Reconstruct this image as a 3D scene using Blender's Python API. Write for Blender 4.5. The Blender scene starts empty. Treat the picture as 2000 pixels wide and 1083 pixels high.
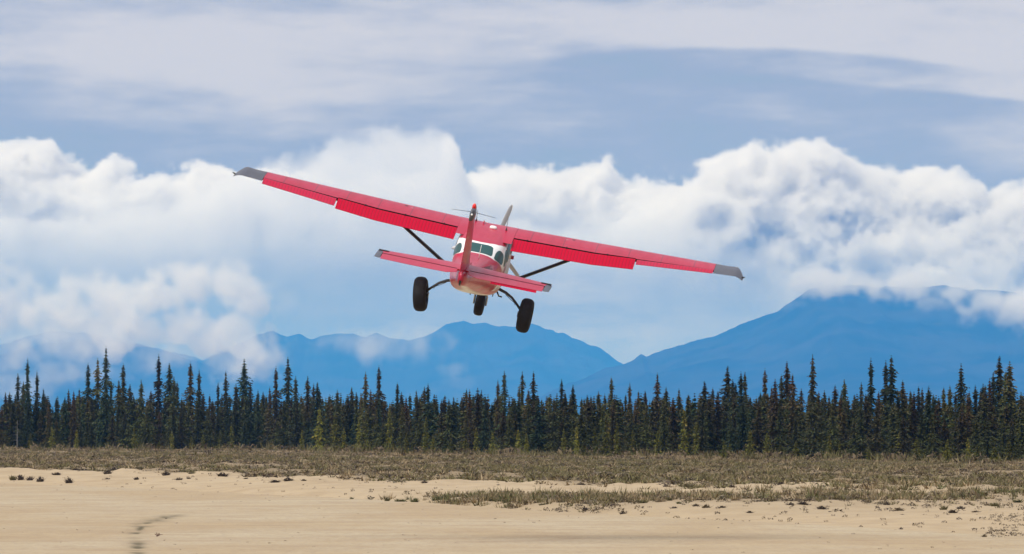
import bpy, bmesh, math, random, time
import numpy as np
from mathutils import Vector, Matrix, geometry

T0 = time.time()
S = bpy.context.scene
COL = S.collection
R = math.radians
FAR = 2.2                      # distance factor of the mountains and clouds

# ------------------------------------------------------------------ camera
F = 11111.0                    # focal length in photograph pixels (200 mm on a 36 mm sensor)
CAM_H = 2.4                    # eye height above the runway
HORIZON = 850.0
cam_data = bpy.data.cameras.new('camera')
cam = bpy.data.objects.new('camera', cam_data)
COL.objects.link(cam)
cam_data.lens = 200.0
cam_data.sensor_width = 36.0
cam_data.clip_start = 0.5
cam_data.clip_end = 200000.0
cam.location = (0, 0, CAM_H)
cam.rotation_euler = (R(90) + math.atan((HORIZON - 541.5) / F), 0, 0)
S.camera = cam

# ------------------------------------------------------------------ exposure / colour
S.view_settings.view_transform = 'Standard'
S.view_settings.look = 'None'
S.view_settings.gamma = 1.0
S.view_settings.exposure = -0.06
S.view_settings.use_curve_mapping = False
S.render.engine = 'CYCLES'
S.cycles.max_bounces = 12
S.cycles.diffuse_bounces = 3
S.cycles.glossy_bounces = 3
S.cycles.transparent_max_bounces = 8
S.cycles.volume_bounces = 8
S.cycles.volume_step_rate = 1.0
S.cycles.use_denoising = True
S.cycles.sample_clamp_indirect = 6.0

# ------------------------------------------------------------------ sun
SUN_EL, SUN_AZ = 55.0, 228.0           # degrees; azimuth clockwise from the view direction (+Y): behind the camera, to the left
sun_dir = Vector((math.sin(R(SUN_AZ)) * math.cos(R(SUN_EL)), math.cos(R(SUN_AZ)) * math.cos(R(SUN_EL)), math.sin(R(SUN_EL))))
sl = bpy.data.lights.new('sun', 'SUN')
sl.energy = 4.5
sl.angle = R(50)                      # the sun stands behind thin cloud: very soft shadows
sl.color = (1.0, 0.96, 0.90)
sun = bpy.data.objects.new('sun', sl)
COL.objects.link(sun)
sun.rotation_euler = (-sun_dir).to_track_quat('-Z', 'Y').to_euler()

# ------------------------------------------------------------------ node helper
class NB:
    """short hand for building a node tree"""
    def __init__(self, tree):
        self.t = tree
    def n(self, kind, **kw):
        nd = self.t.nodes.new(kind)
        for k, v in kw.items():
            setattr(nd, k, v)
        return nd
    def put(self, sock, v):
        if hasattr(v, 'links'):
            self.t.links.new(v, sock)
        elif v is not None:
            sock.default_value = v
    def m(self, op, a, b=None, c=None, clamp=False):
        nd = self.n('ShaderNodeMath', operation=op, use_clamp=clamp)
        for i, v in enumerate((a, b, c)):
            if v is not None:
                self.put(nd.inputs[i], v)
        return nd.outputs[0]
    def v(self, op, a, b=None):
        nd = self.n('ShaderNodeVectorMath', operation=op)
        self.put(nd.inputs[0], a)
        if b is not None:
            self.put(nd.inputs[3 if op == 'SCALE' else 1], b)
        return nd.outputs[0]
    def xyz(self, x, y, z):
        nd = self.n('ShaderNodeCombineXYZ')
        for i, q in enumerate((x, y, z)):
            self.put(nd.inputs[i], q)
        return nd.outputs[0]
    def noise(self, vec, scale, detail=4.0, rough=0.55, dist=0.0):
        nd = self.n('ShaderNodeTexNoise')
        self.put(nd.inputs['Vector'], vec)
        nd.inputs['Scale'].default_value = scale
        nd.inputs['Detail'].default_value = detail
        nd.inputs['Roughness'].default_value = rough
        nd.inputs['Distortion'].default_value = dist
        return nd.outputs[0]
    def step(self, x, lo, hi, a=0.0, b=1.0):
        nd = self.n('ShaderNodeMapRange', interpolation_type='SMOOTHSTEP', clamp=True)
        for i, q in enumerate((x, lo, hi, a, b)):
            self.put(nd.inputs[i], q)
        return nd.outputs[0]
    def mix(self, f, a, b, mode='MIX'):
        nd = self.n('ShaderNodeMix', data_type='RGBA', blend_type=mode)
        self.put(nd.inputs[0], f)
        for s, q in ((nd.inputs[6], a), (nd.inputs[7], b)):
            if isinstance(q, tuple) and len(q) == 3:
                q = (*q, 1.0)
            self.put(s, q)
        return nd.outputs[2]

# ------------------------------------------------------------------ world: daylight sky under layered stratus
world = bpy.data.worlds.new('World')
S.world = world
world.use_nodes = True
wt = world.node_tree
wt.nodes.clear()
w = NB(wt)
SKY_STRENGTH = 0.1
sky = w.n('ShaderNodeTexSky', sky_type='NISHITA', sun_disc=False)
sky.sun_elevation = R(SUN_EL)
sky.sun_rotation = R(SUN_AZ)
sky.altitude = 400.0
sky.air_density = 1.0
sky.dust_density = 1.0
gen = w.n('ShaderNodeTexCoord').outputs['Generated']
sp = w.n('ShaderNodeSeparateXYZ')
wt.links.new(gen, sp.inputs[0])
az = w.m('ARCTAN2', sp.outputs[0], sp.outputs[1])
el = w.m('ARCSINE', sp.outputs[2])
ax = w.m('MULTIPLY', az, F / 1000.0)          # one unit = 5.16 degrees
ey = w.m('MULTIPLY', el, F / 1000.0)
# stretched layers of stratus
wav = w.noise(w.xyz(w.m('MULTIPLY', ax, 0.8), w.m('MULTIPLY', ey, 2.0), 3.1), 1.0, 2.0)
eyw = w.m('ADD', ey, w.m('MULTIPLY', w.m('SUBTRACT', wav, 0.5), 0.10))
lay = w.noise(w.xyz(w.m('MULTIPLY', ax, 0.75), w.m('MULTIPLY', eyw, 4.6), 7.7), 1.0, 7.0, 0.56)
fine = w.noise(w.xyz(w.m('MULTIPLY', ax, 2.4), w.m('MULTIPLY', eyw, 11.0), 1.3), 1.0, 7.0, 0.6)
soft = w.noise(w.xyz(w.m('MULTIPLY', ax, 1.6), w.m('MULTIPLY', ey, 2.6), 21.0), 1.0, 4.0, 0.5)
pat = w.m('ADD', w.m('MULTIPLY', w.m('SUBTRACT', lay, 0.5), 0.95), w.m('ADD', w.m('MULTIPLY', w.m('SUBTRACT', fine, 0.5), 0.62), w.m('MULTIPLY', w.m('SUBTRACT', soft, 0.5), 0.45)))
pat = w.m('ADD', pat, 0.61)
# the deck is thick high up and opens to blue-grey lower down
deck = w.step(ey, 0.45, 0.78, -0.10, 0.10)
low = w.step(ey, 0.0, 0.42, -0.04, 0.0)
cov = w.m('ADD', w.m('ADD', pat, deck), low)
cov = w.m('SUBTRACT', cov, w.step(ey, 0.95, 1.6, 0.0, 0.05))
# two long lens-shaped edges on the right, shaded below and bright above
def lens(cx, top, curve, slope, x0, x1, dark, lite, wd, wl, thick):
    dx = w.m('SUBTRACT', ax, cx)
    edge = w.m('SUBTRACT', top, w.m('ADD', w.m('MULTIPLY', w.m('MULTIPLY', dx, dx), curve), w.m('MULTIPLY', dx, slope)))
    edge = w.m('ADD', edge, w.m('MULTIPLY', w.m('SUBTRACT', fine, 0.5), 0.012))
    d = w.m('SUBTRACT', edge, ey)
    win = w.m('MULTIPLY', w.step(ax, x0 - 0.25, x0 + 0.25), w.step(ax, x1 + 0.2, x1 - 0.2))
    below = w.m('MULTIPLY', w.step(d, -0.004, 0.012), w.step(d, thick, 0.0))
    above = w.m('MULTIPLY', w.step(d, 0.006, -0.008), w.step(d, -wl, 0.0))
    q = w.m('SUBTRACT', w.m('MULTIPLY', w.m('MULTIPLY', above, lite), w.step(soft, 0.35, 0.6)), w.m('MULTIPLY', below, dark))
    return w.m('MULTIPLY', q, win)
cov = w.m('ADD', cov, lens(0.40, 0.757, 0.17, 0.0, 0.12, 0.86, 0.16, 0.10, 0.06, 0.05, 0.075))
cov = w.m('ADD', cov, lens(0.35, 0.718, 0.0, 0.10, 0.38, 1.10, 0.13, 0.15, 0.05, 0.055, 0.10))
f1 = w.step(cov, 0.26, 0.52)
f2 = w.step(cov, 0.48, 0.80)
blue = (0.280, 0.365, 0.530)
grey = (0.385, 0.435, 0.580)
pale = (0.700, 0.690, 0.755)
c0 = w.mix(0.72, w.v('SCALE', sky.outputs[0], SKY_STRENGTH), blue)
c1 = w.mix(f1, c0, grey)
c2 = w.mix(f2, c1, pale)
lp = w.v('SCALE', c2, 1.0 / SKY_STRENGTH)
bg = w.n('ShaderNodeBackground')
wt.links.new(lp, bg.inputs[0])
bg.inputs[1].default_value = SKY_STRENGTH
wo = w.n('ShaderNodeOutputWorld')
wt.links.new(bg.outputs[0], wo.inputs[0])
world.cycles.sampling_method = 'AUTOMATIC'

# ------------------------------------------------------------------ helpers
def tag(o, label=None, cat=None, group=None, kind=None):
    if label: o['label'] = label
    if cat: o['category'] = cat
    if group: o['group'] = group
    if kind: o['kind'] = kind
    return o

def new_mat(name):
    m = bpy.data.materials.new(name)
    m.use_nodes = True
    m.node_tree.nodes.clear()
    b = NB(m.node_tree)
    out = b.n('ShaderNodeOutputMaterial')
    p = b.n('ShaderNodeBsdfPrincipled')
    m.node_tree.links.new(p.outputs[0], out.inputs['Surface'])
    return m, b, p, out

def mesh_obj(name, verts, faces, mat=None, parent=None, smooth=False, colors=None):
    me = bpy.data.meshes.new(name)
    verts = np.asarray(verts, dtype=np.float64)
    me.from_pydata(verts.tolist(), [], faces if isinstance(faces, list) else faces.tolist())
    if colors is not None:
        a = me.color_attributes.new('col', 'FLOAT_COLOR', 'POINT')
        c = np.ones((len(verts), 4), dtype=np.float32)
        c[:, :3] = colors
        a.data.foreach_set('color', c.ravel())
    if smooth:
        me.polygons.foreach_set('use_smooth', [True] * len(me.polygons))
    if mat: me.materials.append(mat)
    o = bpy.data.objects.new(name, me)
    COL.objects.link(o)
    if parent: o.parent = parent
    return o

def tri_mesh(name, V, Fc, colors=None):
    """mesh data from numpy triangles, fast"""
    me = bpy.data.meshes.new(name)
    V = np.asarray(V, dtype=np.float32); Fc = np.asarray(Fc, dtype=np.int32)
    me.vertices.add(len(V)); me.vertices.foreach_set('co', V.ravel())
    me.loops.add(Fc.size); me.loops.foreach_set('vertex_index', Fc.ravel())
    me.polygons.add(len(Fc)); me.polygons.foreach_set('loop_start', np.arange(0, Fc.size, Fc.shape[1], dtype=np.int32))
    if colors is not None:
        a = me.color_attributes.new('col', 'FLOAT_COLOR', 'POINT')
        c = np.ones((len(V), 4), dtype=np.float32); c[:, :3] = colors
        a.data.foreach_set('color', c.ravel())
    me.update(); me.validate()
    return me

def vnoise(x, y, seed=0):
    """smooth value noise on arrays, -1..1"""
    xi = np.floor(x).astype(np.int64); yi = np.floor(y).astype(np.int64)
    fx = x - xi; fy = y - yi
    fx = fx * fx * (3 - 2 * fx); fy = fy * fy * (3 - 2 * fy)
    def hsh(a, b):
        n = (a * 374761393 + b * 668265263 + seed * 974634777) & 0xFFFFFFFF
        n = ((n ^ (n >> 13)) * 1274126177) & 0xFFFFFFFF
        return ((n ^ (n >> 16)) & 0xFFFF) / 32767.5 - 1.0
    a = hsh(xi, yi); b = hsh(xi + 1, yi); c = hsh(xi, yi + 1); d = hsh(xi + 1, yi + 1)
    return (a * (1 - fx) + b * fx) * (1 - fy) + (c * (1 - fx) + d * fx) * fy

def fbm(x, y, seed=0, octs=4):
    s = 0.0; a = 0.5
    for k in range(octs):
        s = s + a * vnoise(x * 2 ** k, y * 2 ** k, seed + k)
        a *= 0.5
    return s
# ================================================================== ground
# stations of the terrain, read across the valley: column bearing (as photograph x) -> runway edge, foot of the scrub, forest edge
_BX = np.array([-600, 0, 250, 500, 750, 1000, 1250, 1500, 1750, 2000, 2600], float)
_YE = np.array([925, 944, 953, 965, 976, 994, 1008, 1020, 1034, 1048, 1075], float)      # runway edge
_YS = np.array([915, 921, 921, 932, 938, 943, 947, 952, 956, 952, 950], float)           # foot of the scrub
_YF = np.array([880, 879, 880, 880, 886, 893, 895, 899, 904, 907, 910], float)           # forest edge
_ZS = np.interp(_BX, [0, 1000, 2000], [0.40, 0.25, 0.10])
_ZF = np.interp(_BX, [0, 1000, 2000], [0.62, 0.36, 0.10])
_DE = F * CAM_H / (_YE - HORIZON)
_DS = F * (CAM_H - _ZS) / (_YS - HORIZON)
_DF = F * (CAM_H - _ZF) / (_YF - HORIZON)

def stations(u):
    u = np.clip(u, -600, 2600)
    return (np.interp(u, _BX, _DE), np.interp(u, _BX, _DS), np.interp(u, _BX, _DF), np.interp(u, _BX, _ZS), np.interp(u, _BX, _ZF))

def bearing(X, Y):
    return 1000.0 + F * np.asarray(X, float) / np.maximum(np.asarray(Y, float), 1.0)

def ground_z(X, Y):
    X = np.asarray(X, float); Y = np.asarray(Y, float)
    u = bearing(X, Y)
    u = np.where(Y < 30, 1000.0, u)
    E, Sd, Fo, zs, zf = stations(u)
    t1 = np.clip((Y - E) / (Sd - E), 0, 1)
    t2 = np.clip((Y - Sd) / (Fo - Sd), 0, 1)
    s1 = t1 * t1 * (3 - 2 * t1)
    z = zs * s1 + (zf - zs) * t2
    # shallow swale just past the runway edge, deepest in the middle
    dep = 0.34 * np.clip(1 - np.abs(u - 1000) / 900, 0.1, 1)
    z = z - dep * np.exp(-((t1 - 0.13) / 0.10) ** 2) * (Y > E)
    # wind-worked sand and hummocks
    past = np.clip((Y - E) / 12.0, 0, 1)
    z = z + past * (0.10 * fbm(X / 9.0, Y / 16.0, 3) + 0.05 * fbm(X / 2.2, Y / 4.0, 9)) * np.clip(1.6 - t2 * 0.6, 0, 2)
    crest = np.exp(-((t1 - 0.90) / 0.20) ** 2) * past
    z = z + crest * 0.42 * np.maximum(fbm(X / 2.6, Y / 8.0, 31) + 0.12, -0.1)
    z = z + (1 - past) * 0.012 * fbm(X / 6.0, Y / 6.0, 17)
    far = np.clip((Y - 900) / 3000, 0, 1)
    return z * (1 - far)

def make_ground():
    # polar fan, fine where the camera looks, coarse elsewhere
    ang = np.concatenate([np.linspace(-180, -12, 40, endpoint=False), np.linspace(-12, -6.2, 14, endpoint=False), np.linspace(-6.2, 6.2, 700, endpoint=False),
                          np.linspace(6.2, 12, 14, endpoint=False), np.linspace(12, 180, 40)]) * math.pi / 180
    depth = [2, 8, 20, 40, 60, 80, 95]
    y = 1100.0
    while y > 868:
        depth.append(F * CAM_H / (y - HORIZON)); y -= 1.1 if y > 900 else 0.7
    depth = [d for i, d in enumerate(depth)]
    d = depth[-1]
    while d < 27000 * FAR:
        d *= 1.12; depth.append(min(d, 27000.0 * FAR))
    rr = np.array(depth)
    A, RR = np.meshgrid(ang, rr)
    X = np.sin(A) * RR; Y = np.cos(A) * RR
    Z = ground_z(X, Y)
    u = bearing(X, Y)
    E, Sd, Fo, zs, zf = stations(np.where(Y < 30, 1000, u))
    litter = np.clip((Y - Sd + 26 * fbm(X / 5.0, Y / 18.0, 5)) / 14.0, 0, 1)
    # vegetated strip along the runway, widening to the right
    t1 = (Y - E) / (Sd - E)
    strip = np.clip((u - 720) / 350, 0, 1) * np.exp(-((t1 - np.interp(u, [700, 1300, 1700, 2000], [0.16, 0.42, 0.62, 0.72])) / np.interp(u, [700, 1400, 2000], [0.10, 0.2, 0.22])) ** 2) * (Y > E)
    strip = np.clip(strip * (0.75 + 0.9 * fbm(X / 3.0, Y / 5.0, 8)), 0, 1)
    litter = np.maximum(litter, strip * 0.8) * (Y > E)
    # scuffed track across the near sand
    tr = np.array([(272, 1100), (268, 1083), (271, 1062), (268, 1040), (280, 1026), (300, 1017), (320, 1011), (345, 1007)], float)
    yi = HORIZON + F * (CAM_H - Z) / np.maximum(Y, 1)
    track = np.zeros_like(X)
    for k in range(len(tr) - 1):
        p, q = tr[k], tr[k + 1]
        t = np.clip(((u - p[0]) * (q[0] - p[0]) + (yi - p[1]) * (q[1] - p[1])) / ((q - p) @ (q - p)), 0, 1)
        dx = u - (p[0] + t * (q[0] - p[0])); dy = yi - (p[1] + t * (q[1] - p[1]))
        wd = 21.0 if k >= 2 else 16.0
        track = np.maximum(track, np.exp(-((dx / wd) ** 2 + (dy / 4.0) ** 2)) * (0.55 if k == 6 else 1.0) * (0.35 if k == 2 else 1.0))
    track *= 1.05 * np.clip(0.60 + 1.3 * fbm(X / 0.6, Y / 1.2, 44), 0, 1) * (Y < 200) * (Y > 80)
    Z = Z - 0.02 * track
    n, mcols = len(rr), len(ang)
    V = np.stack([X, Y, Z], -1).reshape(-1, 3)
    idx = np.arange(n * mcols).reshape(n, mcols)
    Fq = np.stack([idx[:-1, :-1], idx[:-1, 1:], idx[1:, 1:], idx[1:, :-1]], -1).reshape(-1, 4)
    Fq = Fq[:, ::-1]
    colr = np.stack([litter, track, np.clip((Y > E) * 1.0, 0, 1)], -1).reshape(-1, 3)
    me = tri_mesh('ground', V, Fq, colr)
    me.polygons.foreach_set('use_smooth', [True] * len(me.polygons))
    o = bpy.data.objects.new('ground', me)
    COL.objects.link(o)
    tag(o, 'pale tan sand flat running up to brown scrub and forest', None, None, 'structure')
    m, b, p, out = new_mat('sand')
    at = b.n('ShaderNodeVertexColor'); at.layer_name = 'col'
    sc = b.n('ShaderNodeSeparateColor'); b.t.links.new(at.outputs[0], sc.inputs[0])
    co = b.n('ShaderNodeTexCoord').outputs['Object']
    big = b.noise(b.v('MULTIPLY', co, (0.35, 0.10, 1.0)), 0.30, 4.0, 0.6, 0.4)
    mid = b.noise(b.v('MULTIPLY', co, (0.5, 0.30, 1.0)), 1.1, 4.0, 0.6)
    fin = b.noise(b.v('MULTIPLY', co, (1.0, 0.6, 1.0)), 7.0, 3.0, 0.6)
    grn = b.noise(co, 40.0, 2.0, 0.6)
    c = b.mix(b.step(big, 0.36, 0.62), (0.378, 0.291, 0.177), (0.418, 0.348, 0.236))
    streak = b.noise(b.v('MULTIPLY', co, (0.05, 0.22, 1.0)), 1.0, 6.0, 0.65)
    c = b.mix(b.m('MULTIPLY', b.step(streak, 0.40, 0.66), 0.42), c, (0.307, 0.225, 0.142))
    c = b.mix(b.m('MULTIPLY', b.step(mid, 0.45, 0.72), 0.5), c, (0.298, 0.217, 0.137))
    c = b.mix(b.m('MULTIPLY', b.step(fin, 0.47, 0.72), 0.55), c, (0.254, 0.184, 0.119))
    c = b.mix(b.m('MULTIPLY', b.step(grn, 0.52, 0.72), 0.25), c, (0.277, 0.204, 0.131))
    rip = b.noise(b.v('MULTIPLY', co, (1.6, 0.30, 1.0)), 1.6, 5.0, 0.7)
    c = b.mix(b.m('MULTIPLY', b.step(rip, 0.46, 0.68), 0.26), c, (0.257, 0.186, 0.118))
    c = b.mix(b.m('MULTIPLY', b.step(rip, 0.46, 0.28), 0.15), c, (0.446, 0.370, 0.275))
    bank = b.mix(b.step(mid, 0.35, 0.7), (0.410, 0.317, 0.201), (0.344, 0.260, 0.160))
    c = b.mix(b.m('MULTIPLY', sc.outputs[2], 0.8), c, bank)
    lit = b.mix(b.step(mid, 0.3, 0.7), (0.163, 0.119, 0.069), (0.245, 0.184, 0.110))
    c = b.mix(b.m('MULTIPLY', sc.outputs[0], b.step(fin, 0.25, 0.60, 0.55, 1.0)), c, lit)
    c = b.mix(b.m('MINIMUM', sc.outputs[1], 0.92), c, (0.090, 0.075, 0.043))
    b.put(p.inputs['Base Color'], c)
    p.inputs['Roughness'].default_value = 0.95
    p.inputs['Specular IOR Level'].default_value = 0.15
    bm = b.n('ShaderNodeBump')
    bm.inputs['Strength'].default_value = 0.5
    bm.inputs['Distance'].default_value = 0.05
    b.put(bm.inputs['Height'], b.m('ADD', b.m('MULTIPLY', fin, 0.7), mid))
    b.put(p.inputs['Normal'], bm.outputs[0])
    me.materials.append(m)
    return o
make_ground()

# ================================================================== mountains
def mountain_mat():
    m, b, p, out = new_mat('mountain_slope')
    co = b.n('ShaderNodeTexCoord').outputs['Object']
    n1 = b.noise(co, 0.004, 6.0, 0.6)
    n2 = b.noise(b.v('MULTIPLY', co, (1.0, 1.0, 0.25)), 0.02, 5.0, 0.6)
    c = b.mix(b.step(n1, 0.35, 0.65), (0.010, 0.018, 0.014), (0.032, 0.034, 0.030))
    c = b.mix(b.m('MULTIPLY', b.step(n2, 0.55, 0.8), 0.5), c, (0.060, 0.056, 0.052))
    b.put(p.inputs['Base Color'], c)
    p.inputs['Roughness'].default_value = 1.0
    p.inputs['Specular IOR Level'].default_value = 0.0
    return m
MTN = mountain_mat()

def mountain(name, dist, ridge, label, depth=2600.0, seed=1, jag=1.0):
    """a range: a ridge line of known heights, spurs and gullies running down to the plain on both sides"""
    ridge = np.array(ridge, float)
    px = np.linspace(ridge[0, 0], ridge[-1, 0], 520)
    py = np.interp(px, ridge[:, 0], ridge[:, 1])
    x = (px - 1000) / F * dist
    h = np.maximum((HORIZON - py) / F * dist, 0.0) + CAM_H
    t = np.concatenate([-np.linspace(1, 0, 34, endpoint=False) ** 1.3, np.linspace(0, 1, 20) ** 1.2])
    X, Tt = np.meshgrid(x, t)
    Hh = np.broadcast_to(h, X.shape)
    a = np.abs(Tt)
    prof = 1 - a ** 0.9
    spur = fbm(X / 420.0 + Tt * 1.2, Tt * 3.0, seed, 5)
    gully = np.abs(fbm(X / 190.0 + Tt * 2.0, Tt * 5.0 + 9, seed + 20, 4))
    Z = Hh * prof * (1 + 0.30 * spur * np.clip(a * 6, 0, 1)) - 0.16 * Hh * gully * np.clip(a * 5, 0, 1) * (1 - a)
    Z += jag * (10 * fbm(X / 60.0, Tt * 20, seed + 5, 3) + 4 * fbm(X / 22.0, Tt * 30, seed + 6, 2)) * prof
    Z = np.maximum(Z, 0.0) - 0.5 * (a > 0.99)
    Y = dist + Tt * depth * np.where(Tt < 0, 1.0, 0.8) + 120 * fbm(X / 600.0, X * 0, seed + 9)
    V = np.stack([X, Y, Z], -1).reshape(-1, 3)
    n, k = X.shape
    idx = np.arange(n * k).reshape(n, k)
    Fq = np.stack([idx[:-1, :-1], idx[:-1, 1:], idx[1:, 1:], idx[1:, :-1]], -1).reshape(-1, 4)
    me = tri_mesh(name, V, Fq)
    me.polygons.foreach_set('use_smooth', [True] * len(me.polygons))
    me.materials.append(MTN)
    o = bpy.data.objects.new(name, me); COL.objects.link(o)
    o.scale = (FAR, FAR, FAR)
    tag(o, label, None, None, 'structure')
    return o

mountain('mountain', 15000.0, [(820, 850), (980, 800), (1080, 765), (1140, 742), (1205, 714), (1240, 700), (1252, 692), (1264, 697), (1300, 682), (1350, 668), (1392, 660), (1440, 640), (1482, 624), (1522, 606), (1552, 588), (1580, 566),
    (1604, 562), (1650, 560), (1720, 562), (1790, 564), (1850, 558), (1920, 568), (2000, 572), (2120, 590), (2300, 640), (2600, 700)], 'broad blue mountain with its summit in cloud', seed=3)
mountain('mountain', 19500.0, [(250, 760), (380, 712), (470, 668), (505, 652), (530, 645), (545, 652), (560, 656), (585, 651), (606, 663), (640, 657), (690, 652), (712, 661), (735, 654), (760, 664), (800, 668), (846, 652), (872, 634),
    (905, 626), (925, 632), (945, 630), (968, 636), (1000, 641), (1020, 639), (1042, 637), (1070, 646), (1100, 652), (1140, 668), (1180, 690), (1212, 710), (1262, 735), (1400, 790), (1600, 850)], 'jagged blue ridge low behind the middle trees', seed=8)
mountain('mountain', 17500.0, [(-700, 660), (-300, 670), (-60, 708), (0, 697), (40, 686), (84, 673), (130, 668), (190, 664), (260, 672), (330, 690), (420, 720), (520, 752), (640, 790), (800, 850)], 'blue shoulder of a mountain under the low white cloud', seed=14)
mountain('mountain', 21500.0, [(-800, 660), (-300, 700), (-80, 690), (0, 672), (60, 656), (120, 648), (200, 656), (300, 680), (500, 730), (900, 850)], 'pale far mountain slope at the left edge', depth=1800, seed=21)

# ================================================================== haze
def make_haze():
    hw, top, bot = 27300.0 * FAR, 428.0 * FAR, -2.0
    v = [(-hw, -hw, bot), (hw, -hw, bot), (hw, hw, bot), (-hw, hw, bot), (-hw, -hw, top), (hw, -hw, top), (hw, hw, top), (-hw, hw, top)]
    f = [(3, 2, 1, 0), (4, 5, 6, 7), (0, 1, 5, 4), (1, 2, 6, 5), (2, 3, 7, 6), (3, 0, 4, 7)]
    m = bpy.data.materials.new('haze_air'); m.use_nodes = True
    t = m.node_tree; t.nodes.clear()
    pv = t.nodes.new('ShaderNodeVolumePrincipled'); out = t.nodes.new('ShaderNodeOutputMaterial')
    pv.inputs['Color'].default_value = (0.047, 0.290, 0.88, 1)
    pv.inputs['Absorption Color'].default_value = (0.667, 0.716, 0.72, 1)
    pv.inputs['Density'].default_value = 1.0e-4 / FAR
    pv.inputs['Anisotropy'].default_value = 0.0
    t.links.new(pv.outputs[0], out.inputs['Volume'])
    o = mesh_obj('haze', v, f, m)
    tag(o, None, None, None, 'stuff')
make_haze()
# ================================================================== clouds: real volumes, a density grid filled from numpy
def volume_object(name, lo, hi, dens, density, label):
    nx, ny, nz = dens.shape
    dens = dens.astype(np.float32)
    dens[:1] = 0; dens[-1:] = 0; dens[:, :1] = 0; dens[:, -1:] = 0; dens[:, :, :1] = 0; dens[:, :, -1:] = 0
    me = bpy.data.meshes.new(name)
    me.vertices.add(dens.size)
    me.attributes.new('d', 'FLOAT', 'POINT').data.foreach_set('value', np.ascontiguousarray(dens).ravel())
    g = bpy.data.node_groups.new(name, 'GeometryNodeTree')
    g.interface.new_socket('Geometry', in_out='INPUT', socket_type='NodeSocketGeometry')
    g.interface.new_socket('Geometry', in_out='OUTPUT', socket_type='NodeSocketGeometry')
    N, L = g.nodes, g.links
    gi = N.new('NodeGroupInput'); go = N.new('NodeGroupOutput')
    vc = N.new('GeometryNodeVolumeCube')
    vc.inputs['Min'].default_value = lo; vc.inputs['Max'].default_value = hi
    for k, q in zip('XYZ', (nx, ny, nz)):
        vc.inputs['Resolution ' + k].default_value = q
    pos = N.new('GeometryNodeInputPosition')
    def vm(op, a, b=None):
        q = N.new('ShaderNodeVectorMath'); q.operation = op
        L.new(a, q.inputs[0])
        if b is not None: q.inputs[1].default_value = b
        return q.outputs[0]
    v = vm('SUBTRACT', pos.outputs[0], lo)
    v = vm('MULTIPLY', v, tuple((n - 1) / (b - a) for n, a, b in zip((nx, ny, nz), lo, hi)))
    v = vm('FLOOR', vm('ADD', v, (0.5, 0.5, 0.5)))
    sep = N.new('ShaderNodeSeparateXYZ'); L.new(v, sep.inputs[0])
    def ti(s):
        q = N.new('FunctionNodeFloatToInt'); q.rounding_mode = 'ROUND'; L.new(s, q.inputs[0]); return q.outputs[0]
    def im(op, a, b):
        q = N.new('FunctionNodeIntegerMath'); q.operation = op
        L.new(a, q.inputs[0])
        if isinstance(b, int): q.inputs[1].default_value = b
        else: L.new(b, q.inputs[1])
        return q.outputs[0]
    ix = im('ADD', im('MULTIPLY', im('ADD', im('MULTIPLY', ti(sep.outputs[0]), ny), ti(sep.outputs[1])), nz), ti(sep.outputs[2]))
    na = N.new('GeometryNodeInputNamedAttribute'); na.data_type = 'FLOAT'; na.inputs[0].default_value = 'd'
    si = N.new('GeometryNodeSampleIndex'); si.data_type = 'FLOAT'; si.domain = 'POINT'
    L.new(gi.outputs[0], si.inputs['Geometry']); L.new(na.outputs[0], si.inputs['Value']); L.new(ix, si.inputs['Index'])
    L.new(si.outputs[0], vc.inputs['Density'])
    m = bpy.data.materials.new(name + '_vapour'); m.use_nodes = True
    t = m.node_tree; t.nodes.clear()
    pv = t.nodes.new('ShaderNodeVolumePrincipled'); out = t.nodes.new('ShaderNodeOutputMaterial')
    pv.inputs['Color'].default_value = (0.986, 0.985, 0.987, 1)
    pv.inputs['Density'].default_value = density
    pv.inputs['Anisotropy'].default_value = 0.15
    t.links.new(pv.outputs[0], out.inputs['Volume'])
    sm = N.new('GeometryNodeSetMaterial'); sm.inputs['Material'].default_value = m
    L.new(vc.outputs[0], sm.inputs[0]); L.new(sm.outputs[0], go.inputs[0])
    me.materials.append(m)
    o = bpy.data.objects.new(name, me); COL.objects.link(o)
    o.modifiers.new('fill', 'NODES').node_group = g
    o.scale = (FAR, FAR, FAR)
    tag(o, label, None, None, 'stuff')
    return o

class Field:
    def __init__(self, lo, hi, vox, seed):
        self.lo, self.hi = lo, hi
        self.n = tuple(int(round((b - a) / vox)) for a, b in zip(lo, hi))
        ax = [np.linspace(a, b, k, dtype=np.float32) for a, b, k in zip(lo, hi, self.n)]
        self.X, self.Y, self.Z = ax[0][:, None, None], ax[1][None, :, None], ax[2][None, None, :]
        self.rng = np.random.default_rng(seed)
        self.k = None
    def noise(self, small, large, slope, squash=1.0):
        n = self.n
        if self.k is None:
            self.k = [np.fft.fftfreq(n[0], (self.hi[0] - self.lo[0]) / n[0])[:, None, None].astype(np.float32), np.fft.fftfreq(n[1], (self.hi[1] - self.lo[1]) / n[1])[None, :, None].astype(np.float32),
                      np.fft.rfftfreq(n[2], (self.hi[2] - self.lo[2]) / n[2])[None, None, :].astype(np.float32)]
        kx, ky, kz = self.k
        k = np.sqrt((kx * squash) ** 2 + ky * ky + kz * kz)
        amp = np.where((k > 1.0 / large) & (k < 1.0 / small), np.maximum(k, 1e-9) ** (-slope), 0).astype(np.float32)
        v = np.fft.irfftn(np.fft.rfftn(self.rng.standard_normal(n).astype(np.float32)) * amp, s=n).astype(np.float32)
        return v / v.std()

def px_of(X, Y):
    return 1000.0 + X / Y * F

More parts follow.
